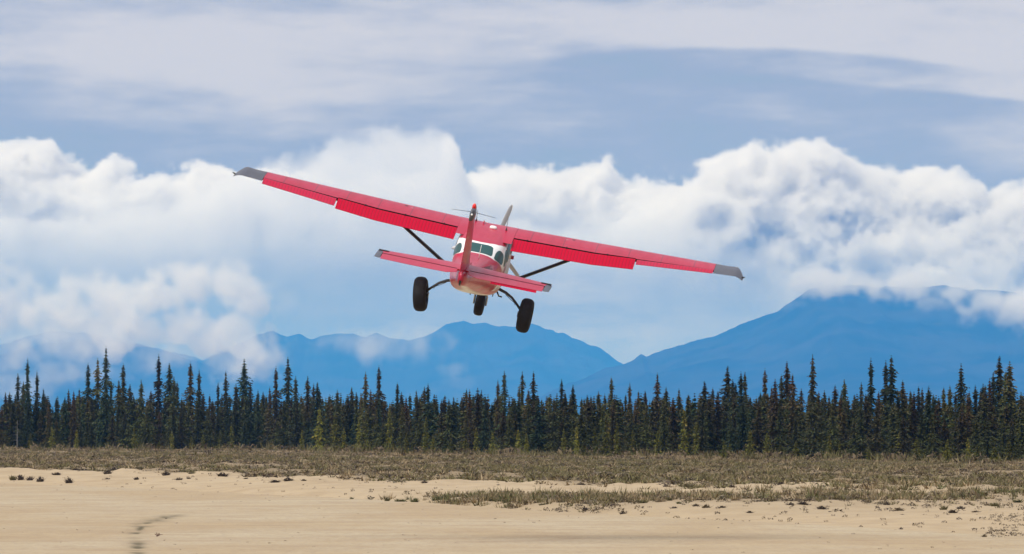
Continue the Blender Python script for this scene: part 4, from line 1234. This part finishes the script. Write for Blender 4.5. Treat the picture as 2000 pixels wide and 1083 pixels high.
FRONT = """102,832 312,860 336,841 375,852 397,847 60,846 150,838 262,835 430,842 452,828 508,850 590,838 624,795,y 655,805 672,834 701,820 715,815 736,861 761,800,y 794,847 832,812 846,850 881,847 909,855 930,835 962,842 1012,838 1028,845 1092,884 1101,837 1126,832 1141,857 1162,832 1185,807,y 1205,826 1236,838
1285,840 1336,797,y 1360,825 1391,879 1414,860 1425,866 1465,838 1498,845 1525,867 1555,860 1620,850 1640,862 1697,872 1756,846 1790,852 1850,858 1890,855 1909,867 1942,870 1970,860"""

ORD = ['first', 'second', 'third', 'fourth', 'fifth', 'sixth', 'seventh', 'eighth', 'ninth', 'tenth', 'eleventh', 'twelfth', 'thirteenth', 'fourteenth', 'fifteenth', 'sixteenth', 'seventeenth', 'eighteenth', 'nineteenth', 'twentieth']
TREES = []      # (px, X, Y, height, dx, proto, colour, kind, ytop)
def tree_spot(px, ytop, depth, young=False):
    Y = forest_base(px) + depth
    X = (px - 1000) / F * Y
    zg = float(ground_z(np.array([X]), np.array([Y]))[0]) - 0.05
    H = CAM_H + (HORIZON - ytop) / F * Y - zg
    return X, Y, zg, H
def tint(kind):
    v = 0.75 + 0.65 * rng.random()
    if kind == 'rusty': return (1.45 * v, 1.0 * v, 0.80 * v)
    if kind == 'olive': return (1.75 * v, 1.5 * v, 0.9 * v)
    if kind == 'blue': return (0.95 * v, 1.1 * v, 1.05 * v)
    return (1.28 * v, 1.14 * v, 0.80 * v)
for tok in TOPS.split():
    q = tok.split(','); px, yt = float(q[0]), float(q[1]); hint = q[2] if len(q) > 2 else ''
    X, Y, zg, H = tree_spot(px, yt, 4 + 34 * rng.random())
    pr = {'w': [0, 5, 4, 9], 'n': [2, 3, 6], 's': [8], 'm': [1, 0, 9], '': [0, 1, 2, 3, 6, 7, 9]}[hint]
    kind = rng.choice(['dark', 'rusty', 'blue', 'olive'], p=[0.45, 0.27, 0.18, 0.10])
    TREES.append([px, X, Y, zg, H, 0.92 + 0.40 * rng.random(), int(rng.choice(pr)), kind, yt, 'top'])
for tok in FRONT.split():
    q = tok.split(','); px, yt = float(q[0]), float(q[1])
    X, Y, zg, H = tree_spot(px, yt, -26 + 27 * rng.random())
    TREES.append([px, X, Y, zg, H, (1.25 if len(q) > 2 else 1.0) * (0.85 + 0.3 * rng.random()), int(rng.integers(0, 4)), 'olive' if rng.random() < 0.7 else 'dark', yt, 'front'])
# the rest of the forest front, between the ones above
nfill = 300 - len(TREES)
for k in range(nfill):
    px = 2 + 1996 * (k + rng.random()) / nfill
    yt = 776 + 55 * rng.random()
    X, Y, zg, H = tree_spot(px, yt, -4 + 16 * rng.random())
    kind = rng.choice(['dark', 'rusty', 'blue', 'olive'], p=[0.40, 0.15, 0.15, 0.30])
    TREES.append([px, X, Y, zg, H, 0.85 + 0.35 * rng.random(), int(rng.choice([0, 1, 4, 5, 7, 9])), kind, yt, 'fill'])
TREES.sort(key=lambda t: t[0])

# labels: the tallest trees are landmarks with a description of their own, the others are told by the landmark they stand next to
LAND = {54: 'the tall thin spruce by the left edge of the photo', 207: 'the tallest spruce on the left', 310: 'the lone pole-thin spruce left of the plane wingtip', 372: 'the broad dark spruce under the left wingtip', 477: 'the wide-topped spruce left of the low cloud edge', 562.5: 'the tall spruce right of the low white cloud',
        714: 'the slimmer of the two tall spruces left of the plane', 740: 'the fuller of the two tall spruces left of the plane', 829: 'the spruce under the left main wheel', 933: 'the broad spruce under the nose wheel', 1042: 'the tall spruce under the right main wheel', 1119: 'the pointed spruce under the mountain saddle', 1194: 'the tall spruce left of the saddle foot', 1284: 'the tall spruce under the small peak', 1376: 'the stout spruce under the right wing',
        1421: 'the broad tall spruce under the grey right wingtip', 1494: 'the tall spruce just right of the right wingtip', 1587: 'the tallest spire below the big mountain summit', 1701: 'the lone thin spire right of the summit', 1741: 'the taller of the twin spires on the right', 1877: 'the shaggy rust-topped spruce near the right edge', 1952: 'the tallest spruce by the right edge'}
LOOK = {'dark': 'dark green', 'rusty': 'rust-brown tipped', 'blue': 'blue-grey green', 'olive': 'olive green'}
COUNT = {'top': 'tree', 'front': 'front tree', 'fill': 'understorey tree'}
cnt = {}
cur = 'the left edge of the photo'
used_land = set()
for t in TREES:
    px, X, Y, zg, H, wsc, pr, kind, yt, role = t
    root = bpy.data.objects.new('spruce_tree', None); COL.objects.link(root)
    root.location = (X, Y, zg); root.rotation_euler = (0, 0, 6.283 * rng.random())
    lk = [k for k in LAND if role == 'top' and abs(k - px) < 0.6 and k not in used_land]
    if lk:
        used_land.add(lk[0])
        cur = LAND[lk[0]]
        lab = LOOK[kind] + ' spruce, ' + cur
        cnt = {}
    else:
        cnt[role] = cnt.get(role, 0) + 1
        n = ORD[min(cnt[role], 20) - 1]
        size = {'top': 'tall narrow', 'front': 'short bushy', 'fill': 'mid-height'}[role]
        short = cur.replace(' of the photo', '')
        lab = f'{size} {kind} spruce, {n} such right of {short}'
    words_ = lab.split()
    tag(root, ' '.join(words_[:16]), 'tree', 'spruce trees along the forest edge')
    if role == 'front':
        cm, tm = YOUNG[pr]; s = H / 4.0; sx = wsc * (0.55 + 0.45 * s) * 0.8
    else:
        cm, tm = PROTO[pr]; s = H / H0; sx = wsc * (0.45 + 0.55 * s)
    root.scale = (sx, sx, s)
    cr = bpy.data.objects.new('crown', cm); COL.objects.link(cr); cr.parent = root
    cr.color = (*tint(kind), 1)
    tr = bpy.data.objects.new('trunk', tm); COL.objects.link(tr); tr.parent = root

# two bare grey snags standing in the front rank
def snag(px, ytop, label):
    X, Y, zg, H = tree_spot(px, ytop, -4)
    root = bpy.data.objects.new('dead_spruce', None); COL.objects.link(root); root.location = (X, Y, zg)
    tag(root, label, 'tree')
    tm = bpy.data.objects.new('trunk', trunk_mesh(H, 0.075, seed=50)); COL.objects.link(tm); tm.parent = root
    tm.data.materials.clear(); tm.data.materials.append(M_SNAG)
    for k in range(7):
        a = rng.random() * 6.28; z = H * (0.3 + 0.09 * k); L = 0.35 + 0.5 * rng.random() * (1 - k / 9)
        V, f = tube([(0, 0, z), (L * 0.5 * math.cos(a), L * 0.5 * math.sin(a), z + 0.03), (L * math.cos(a), L * math.sin(a), z - 0.04)], [0.03, 0.02, 0.008], 5)
        mesh_obj('branch', V, f, M_SNAG, root)
M_SNAG, _b, _p, _o = new_mat('weathered_wood')
_p.inputs['Base Color'].default_value = (0.12, 0.115, 0.105, 1); _p.inputs['Roughness'].default_value = 0.85
snag(1786, 876, 'pale bare dead trunk before the dark trees on the right'); snag(34, 820, 'thin grey dead trunk in the trees by the left edge')

# everything behind: one mass of forest
def make_forest():
    Vs, Cs = [], []
    lowp = [crown_arrays(500 + k, 8.0, r, sl, 0.2, ru, True, density=0.6, tri=1.75) for k, (r, sl, ru) in enumerate([(0.8, 0.75, 0.3), (0.65, 0.6, 0.5), (0.95, 0.9, 0.1), (0.6, 0.6, 0.2)])]
    n = 1560
    for k in range(n):
        px = -140 + 2280 * rng.random() if k < 1150 else (-560 + 430 * rng.random() if k % 2 else 2140 + 430 * rng.random())
        yt = 768 + 50 * rng.random()
        dep = 8 + 80 * rng.random() ** 1.2
        X, Y, zg, H = tree_spot(min(max(px, -600), 2600), yt, dep)
        P, C = lowp[int(rng.integers(0, 4))]
        s = H / 8.0; sx = (0.85 + 0.4 * rng.random()) * (0.5 + 0.5 * s)
        a = rng.random() * 6.28; ca, sa = math.cos(a), math.sin(a)
        Q = P * np.array((sx, sx, s)); 
        Q = np.stack([Q[:, 0] * ca - Q[:, 1] * sa + X, Q[:, 0] * sa + Q[:, 1] * ca + Y, Q[:, 2] + zg], -1)
        Vs.append(Q.astype(np.float32)); Cs.append(C * np.array(tint(rng.choice(['dark', 'rusty', 'blue', 'olive'], p=[0.5, 0.2, 0.2, 0.1]))) * (0.8 + 0.4 * rng.random()))
    V = np.concatenate(Vs); C = np.concatenate(Cs)
    me = tri_mesh('forest', V, np.arange(len(V)).reshape(-1, 3), C); me.materials.append(M_NEEDLE)
    o = bpy.data.objects.new('forest', me); COL.objects.link(o)
    tag(o, None, None, None, 'stuff')
    print('forest tris', len(V) // 3)
make_forest()
print('trees', time.time() - T0, len(TREES), sum(len(p[0].polygons) for p in PROTO))
# ================================================================== scrub, tufts, bushes
def plant_mat():
    m, b, p, out = new_mat('dry_scrub')
    at = b.n('ShaderNodeVertexColor'); at.layer_name = 'col'
    b.put(p.inputs['Base Color'], at.outputs[0])
    p.inputs['Roughness'].default_value = 0.9
    p.inputs['Specular IOR Level'].default_value = 0.1
    return m
M_SCRUB = plant_mat()

def tuft_arrays(g, kind, n):
    """unit plant (about 1 wide, 1 high). grass: spikes fanning out; shrub: twiggy dome"""
    P, C = [], []
    for i in range(n):
        a = g.random() * 6.283
        if kind == 'grass':
            r = 0.34 * math.sqrt(g.random()); lean = 0.55 * g.random() + 0.3 * r
            base = np.array((r * math.cos(a), r * math.sin(a), 0.0))
            tip = base + np.array((lean * math.cos(a) + 0.1 * g.normal(), lean * math.sin(a) + 0.1 * g.normal(), 0.35 + 0.6 * g.random()))
            side = np.array((-math.sin(a + g.normal()), math.cos(a + g.normal()), 0)) * 0.06
            P += [base - side, base + side, tip]
        else:
            u_ = g.random(); ph = math.acos(1 - u_ * 0.95)
            r = 0.5 * (0.55 + 0.45 * g.random())
            c = np.array((r * math.sin(ph) * math.cos(a), r * math.sin(ph) * math.sin(a), max(0.05, 1.7 * r * math.cos(ph))))
            d = g.normal(size=(3, 3)) * 0.13
            P += [c + d[0], c + d[1], c + d[2]]
        v = 0.7 + 0.6 * g.random()
        C += [v, v, v]
    P = np.array(P, np.float32); P[:, 2] = np.maximum(P[:, 2], -0.03)
    return P, np.array(C, np.float32)

COLS = {'brown': (0.158, 0.120, 0.072), 'dark': (0.085, 0.064, 0.048), 'tan': (0.300, 0.228, 0.135), 'olive': (0.155, 0.135, 0.062), 'green': (0.115, 0.120, 0.050), 'grey': (0.165, 0.135, 0.090)}
def scatter(name, pts, sizes, heights, kinds, label_kind='stuff', label=None):
    g = np.random.default_rng(9)
    lib = {('grass', k): tuft_arrays(g, 'grass', 16) for k in range(4)}
    lib.update({('shrub', k): tuft_arrays(g, 'shrub', 20) for k in range(4)})
    Vs, Cs = [], []
    for (x, y), s, h_, kd in zip(pts, sizes, heights, kinds):
        P, v = lib[('grass' if kd in ('tan', 'olive', 'green') else 'shrub', int(g.integers(0, 4)))]
        a = g.random() * 6.28; ca, sa = math.cos(a), math.sin(a)
        z = 0.0
        Vs.append(np.stack([(P[:, 0] * ca - P[:, 1] * sa) * s + x, (P[:, 0] * sa + P[:, 1] * ca) * s + y, P[:, 2] * h_], -1))
        Cs.append(v[:, None] * np.array(COLS[kd]) * (0.68 + 0.36 * g.random()))
    n = [len(v) for v in Vs]
    V = np.concatenate(Vs)
    X = np.repeat([p[0] for p in pts], n); Y = np.repeat([p[1] for p in pts], n)
    V[:, 2] += ground_z(X, Y) - 0.02
    me = tri_mesh(name, V, np.arange(len(V)).reshape(-1, 3), np.concatenate(Cs)); me.materials.append(M_SCRUB)
    o = bpy.data.objects.new(name, me); COL.objects.link(o)
    tag(o, label, None, None, 'stuff')
    print(name, len(V) // 3)

def make_scrub():
    g = np.random.default_rng(4)
    pts, sz, hh, kd = [], [], [], []
    def add(x, y, s, h_, k):
        pts.append((x, y)); sz.append(s); hh.append(h_); kd.append(k)
    # brush plain up to the trees
    N = 58000
    uu = np.where(np.arange(N) < 44000, -60 + 2120 * g.random(N), np.where(np.arange(N) % 2 == 0, -540 + 480 * g.random(N), 2060 + 480 * g.random(N)))
    q = g.random(N)
    E, Sd, Fo, zs, zf = stations(uu)
    Y = Sd - 16 + (Fo + 10 - Sd + 16) * q ** 0.85
    X = (uu - 1000) / F * Y
    patch_ = fbm(X / 7.0, Y / 14.0, 61); patch2 = fbm(X / 18.0, Y / 40.0, 62)
    edge_ = fbm(X / 5.0, Y / 18.0, 5)
    for x, y, a, b_, sd, fo, ed in zip(X, Y, patch_, patch2, Sd, Fo, edge_):
        t = (y - sd) / (fo - sd)
        if t < 0.10 and (y - sd + 26 * ed) < 26 * g.random() ** 1.6 - 4: continue
        if a + 0.6 * b_ < -0.16 and g.random() < 0.72: continue
        r = g.random()
        k = 'brown' if r < 0.33 else 'tan' if r < 0.58 else 'grey' if r < 0.80 else 'olive' if r < 0.94 else 'dark'
        if b_ > 0.10 and r < 0.40: k = 'olive'
        if b_ < -0.16 and r < 0.30: k = 'dark'
        if t > 0.85 and r < 0.4: k = 'tan'
        s = (0.28 + 0.42 * g.random()) * (1.0 + 0.4 * a)
        if t > 0.86 and g.random() < 0.10:
            add(x, y, 0.7 + 0.7 * g.random(), 0.5 + 0.8 * g.random(), 'olive' if g.random() < 0.6 else 'brown'); continue
        add(x, y, s * 1.1, s * (0.30 + 0.28 * g.random()) * (1.15 if k in ('tan', 'olive') else 0.95), k)
    scatter('scrub', pts, sz, hh, kd, label='brown and olive brush covering the plain before the trees')
    # greener strip by the runway and the stones and seedlings thinning out over the sand
    pts2, sz2, hh2, kd2 = [], [], [], []
    N = 4200
    uu = 700 + 1340 * g.random(N)
    E, Sd, Fo, zs, zf = stations(uu)
    c0 = np.interp(uu, [700, 1000, 1300, 1700, 2000], [0.10, 0.30, 0.46, 0.66, 0.76]); w0 = np.interp(uu, [700, 900, 1400, 2000], [0.03, 0.13, 0.15, 0.17])
    t = c0 + w0 * g.normal(size=N) * 0.75
    Y = E + np.clip(t, 0.01, 1.0) * (Sd - E); X = (uu - 1000) / F * Y
    pa = fbm(X / 2.5, Y / 5.0, 71)
    for u_, x, y, a, tt, cc, ww in zip(uu, X, Y, pa, t, c0, w0):
        if g.random() > np.clip((u_ - 700) / 240, 0.10, 1): continue
        if a < 0.06 and g.random() < 0.85: continue
        near = tt < cc - 0.7 * ww
        r = g.random()
        k = ('dark' if r < 0.35 else 'grey' if r < 0.65 else 'brown' if r < 0.85 else 'olive') if near else ('olive' if r < 0.28 else 'green' if r < 0.38 else 'tan' if r < 0.66 else 'brown' if r < 0.84 else 'grey')
        s = (0.14 + 0.20 * g.random()) if near else (0.22 + 0.30 * g.random())
        pts2.append((x, y)); sz2.append(s); hh2.append(s * (0.4 + 0.5 * g.random()) * (1.15 if k in ('olive', 'green', 'tan') else 0.9)); kd2.append(k)
    # sparse litter over the sand and the runway
    for _ in range(900):
        u_ = -20 + 2040 * g.random(); E, Sd, Fo, zs, zf = stations(np.array([u_]))
        y = 112 + (float(Sd[0]) - 112) * g.random()
        right = u_ > 1700
        if y < float(E[0]) and g.random() < 0.62: continue
        s = (0.03 + 0.06 * g.random()) if y < float(E[0]) else (0.07 + 0.12 * g.random())
        pts2.append(((u_ - 1000) / F * y, y)); sz2.append(s); hh2.append(s * 0.8); kd2.append('dark' if g.random() < 0.6 else 'brown')
    for _ in range(150):
        u_ = 1930 + 80 * g.random(); yi = 1005 + 45 * g.random()
        y = F * CAM_H / (yi - HORIZON)
        pts2.append(((u_ - 1000) / F * y, y)); s = 0.06 + 0.10 * g.random(); sz2.append(s); hh2.append(s * 0.7); kd2.append('dark' if g.random() < 0.5 else 'grey')
    # dead stems along the left foot of the bank
    scatter('ground_cover', pts2, sz2, hh2, kd2, label='low green tufts, seedlings and litter on the sand by the runway')
make_scrub()

# bushes one can pick out: photograph x, y of the foot, width and height in photograph pixels, look
BUSH = [
 (26, 938, 13, 14, 'olive', 'bank'), (41, 938, 11, 14, 'dark', 'bank'), (59, 939, 10, 13, 'dark', 'bank'), (79, 941, 12, 13, 'dark', 'bank'), (135, 944, 12, 15, 'dark', 'bank'), (111, 928, 14, 8, 'dark', 'bank'), (150, 920, 13, 7, 'dark', 'bank'), (167, 924, 18, 10, 'dark', 'bank'), (211, 926, 14, 11, 'dark', 'bank'), (224, 921, 13, 12, 'dark', 'bank'),
 (211, 937, 7, 6, 'dark', 'bank'), (267, 937, 8, 7, 'dark', 'bank'), (311, 923, 10, 9, 'dark', 'bank'), (325, 929, 13, 11, 'dark', 'bank'), (350, 938, 11, 7, 'dark', 'bank'), (369, 935, 7, 5, 'dark', 'bank'), (375, 926, 13, 8, 'olive', 'bank'), (435, 931, 16, 10, 'dark', 'bank'), (486, 930, 11, 8, 'dark', 'bank'), (481, 936, 7, 5, 'dark', 'bank'),
 (537, 943, 14, 9, 'dark', 'bank'), (564, 940, 16, 10, 'dark', 'bank'), (594, 940, 8, 6, 'dark', 'bank'), (700, 936, 10, 6, 'dark', 'bank'), (745, 939, 11, 9, 'brown', 'bank'), (829, 944, 9, 8, 'dark', 'bank'),
 (687, 975, 7, 7, 'green', 'strip'), (722, 977, 9, 6, 'green', 'strip'), (756, 979, 10, 14, 'olive', 'strip'), (782, 980, 20, 9, 'green', 'strip'), (810, 981, 15, 13, 'green', 'strip'), (855, 977, 22, 13, 'green', 'strip'), (873, 977, 13, 12, 'green', 'strip'), (895, 982, 14, 7, 'olive', 'strip'), (920, 980, 12, 10, 'olive', 'strip'), (962, 979, 14, 10, 'olive', 'strip'),
 (1006, 980, 12, 8, 'green', 'strip'), (1032, 976, 20, 9, 'green', 'strip'), (1059, 987, 12, 7, 'olive', 'strip'), (1077, 979, 22, 7, 'olive', 'strip'), (1112, 975, 20, 6, 'tan', 'strip'), (1165, 978, 22, 10, 'green', 'strip'), (1235, 982, 19, 12, 'olive', 'strip'), (1255, 983, 17, 12, 'olive', 'strip'), (1290, 981, 18, 10, 'tan', 'strip'), (1307, 978, 12, 11, 'olive', 'strip'), (1326, 984, 9, 8, 'green', 'strip'),
 (1367, 977, 36, 11, 'tan', 'strip'), (1405, 976, 16, 10, 'olive', 'strip'), (1437, 978, 18, 8, 'tan', 'strip'), (1486, 971, 18, 10, 'green', 'strip'), (1379, 992, 14, 9, 'brown', 'sand'), (1359, 989, 11, 7, 'dark', 'sand'), (1410, 992, 12, 7, 'dark', 'sand'), (1217, 1004, 11, 11, 'dark', 'sand'), (1142, 998, 9, 12, 'dark', 'sand'), (1316, 993, 10, 6, 'dark', 'sand'), (1464, 1002, 10, 6, 'dark', 'sand'),
 (1136, 948, 11, 8, 'dark', 'plain'), (1185, 945, 14, 7, 'dark', 'plain'), (1300, 951, 9, 7, 'dark', 'plain'), (1316, 946, 10, 8, 'dark', 'plain'), (1339, 951, 7, 7, 'dark', 'plain'), (1430, 952, 11, 7, 'dark', 'plain'), (1442, 950, 8, 6, 'dark', 'plain'),
 (1512, 968, 14, 11, 'olive', 'strip'), (1560, 968, 15, 9, 'olive', 'strip'), (1580, 974, 11, 10, 'green', 'strip'), (1605, 975, 14, 10, 'green', 'strip'), (1690, 979, 12, 9, 'green', 'strip'), (1725, 974, 15, 11, 'green', 'strip'), (1862, 973, 16, 8, 'green', 'strip'), (1910, 972, 18, 9, 'olive', 'strip'), (1987, 982, 16, 11, 'green', 'strip'),
 (1566, 986, 18, 9, 'dark', 'sand'), (1544, 987, 13, 8, 'dark', 'sand'), (1604, 995, 16, 10, 'dark', 'sand'), (1620, 1000, 6, 4, 'dark', 'sand'), (1755, 998, 16, 10, 'brown', 'sand'), (1762, 1007, 9, 5, 'dark', 'sand'), (1731, 987, 10, 9, 'dark', 'sand'), (1842, 996, 13, 15, 'olive', 'sand'), (1860, 1002, 15, 10, 'dark', 'sand'), (1875, 994, 14, 9, 'dark', 'sand'), (1942, 989, 17, 13, 'olive', 'sand'), (1905, 1001, 13, 6, 'dark', 'sand'),
 (1689, 952, 15, 9, 'dark', 'plain'), (1524, 947, 12, 9, 'dark', 'plain'), (1759, 1034, 6, 7, 'dark', 'sand'), (1935, 1034, 6, 4, 'dark', 'sand'), (1901, 1033, 8, 4, 'dark', 'sand'), (1922, 1049, 8, 9, 'brown', 'sand'), (837, 910, 10, 5, 'dark', 'plain')]
_tabY = np.concatenate([np.linspace(100, 420, 1600), np.linspace(421, 900, 900)])
def foot(px, py):
    X = (px - 1000) / F * _tabY
    yi = HORIZON + F * (CAM_H - ground_z(X, _tabY)) / _tabY
    k = int(np.argmin(np.abs(yi - py) + 0.002 * _tabY / 100))
    return float(X[k]), float(_tabY[k])
PLACE = {'bank': 'on the sand bank', 'strip': 'in the green strip beside the runway', 'sand': 'on sand below the green strip', 'plain': 'at the near edge of the brush'}
CN = {'dark': 'dark brown', 'green': 'green grassy', 'olive': 'olive', 'tan': 'straw-coloured', 'brown': 'rusty brown'}
seen = {}
def ordinal(n):
    tens = ['', '', 'twenty', 'thirty', 'forty']
    if n <= 20: return ORD[n - 1]
    return tens[n // 10] + '-' + ORD[n % 10 - 1] if n % 10 else {20: 'twentieth', 30: 'thirtieth', 40: 'fortieth'}[n]
for (px, py, wpx, hpx, kd_, zone) in sorted(BUSH):
    X, Y = foot(px, py)
    sc_ = Y / F
    g = np.random.default_rng(int(px * 7 + py))
    grassy = kd_ in ('green', 'olive', 'tan')
    P, v = tuft_arrays(g, 'grass', 70) if grassy else tuft_arrays(g, 'shrub', 80)
    if not grassy:
        P2, v2 = tuft_arrays(g, 'grass', 46); P2[:, :2] *= 1.25; P = np.concatenate([P, P2]); v = np.concatenate([v * 0.8, v2 * 1.25])
    if grassy:
        P2, v2 = tuft_arrays(g, 'shrub', 60); P2[:, 2] *= 0.75; P = np.concatenate([P, P2]); v = np.concatenate([v, v2 * 0.8])
    wd_, ht_ = wpx * sc_ * 1.05, hpx * sc_ * 0.95
    V = P * np.array((wd_, wd_ * 0.8, ht_))
    me = tri_mesh('bush', V, np.arange(len(V)).reshape(-1, 3), v[:, None] * np.array(COLS[kd_]) * 0.82); me.materials.append(M_SCRUB)
    o = bpy.data.objects.new('grass_clump' if grassy else 'bush', me); COL.objects.link(o)
    o.location = (X, Y, float(ground_z(np.array([X]), np.array([Y]))[0]) - 0.02)
    key = (kd_, zone, grassy); seen[key] = seen.get(key, 0) + 1
    what = 'clump' if grassy else 'bush'
    tag(o, f'{CN[kd_]} {what} {PLACE[zone]}, {ordinal(seen[key])} from the left', 'grass clump' if grassy else 'bush', 'bushes and clumps ' + PLACE[zone])

# twig lying on the runway
X, Y = foot(309, 1049)
root = bpy.data.objects.new('twig', None); COL.objects.link(root); root.location = (X, Y, float(ground_z(np.array([X]), np.array([Y]))[0]))
tag(root, 'small dry branching twig lying on the sand beside the scuffed track', 'twig')
M_TWIG, _b, _p, _o = new_mat('dry_twig'); _p.inputs['Base Color'].default_value = (0.12, 0.07, 0.05, 1); _p.inputs['Roughness'].default_value = 0.9
for pts_ in ([(-0.03, 0, 0.01), (0.0, 0, 0.03), (0.06, 0.02, 0.05), (0.11, 0.02, 0.055)], [(0.0, 0, 0.02), (-0.02, 0, 0.06), (-0.035, 0, 0.10)], [(0.0, 0, 0.02), (0.01, 0, 0.06), (0.005, 0, 0.09)], [(0.02, 0, 0.03), (0.035, 0.01, 0.06), (0.03, 0.01, 0.085)], [(0.0, 0, 0.02), (-0.05, 0.02, 0.05), (-0.07, 0.02, 0.075)]):
    V, f = tube(np.array(pts_) * 1.05, [0.012, 0.010, 0.007, 0.005][:len(pts_)], 5)
    mesh_obj('twig_branch', V, f, M_TWIG, root)
print('done', time.time() - T0)
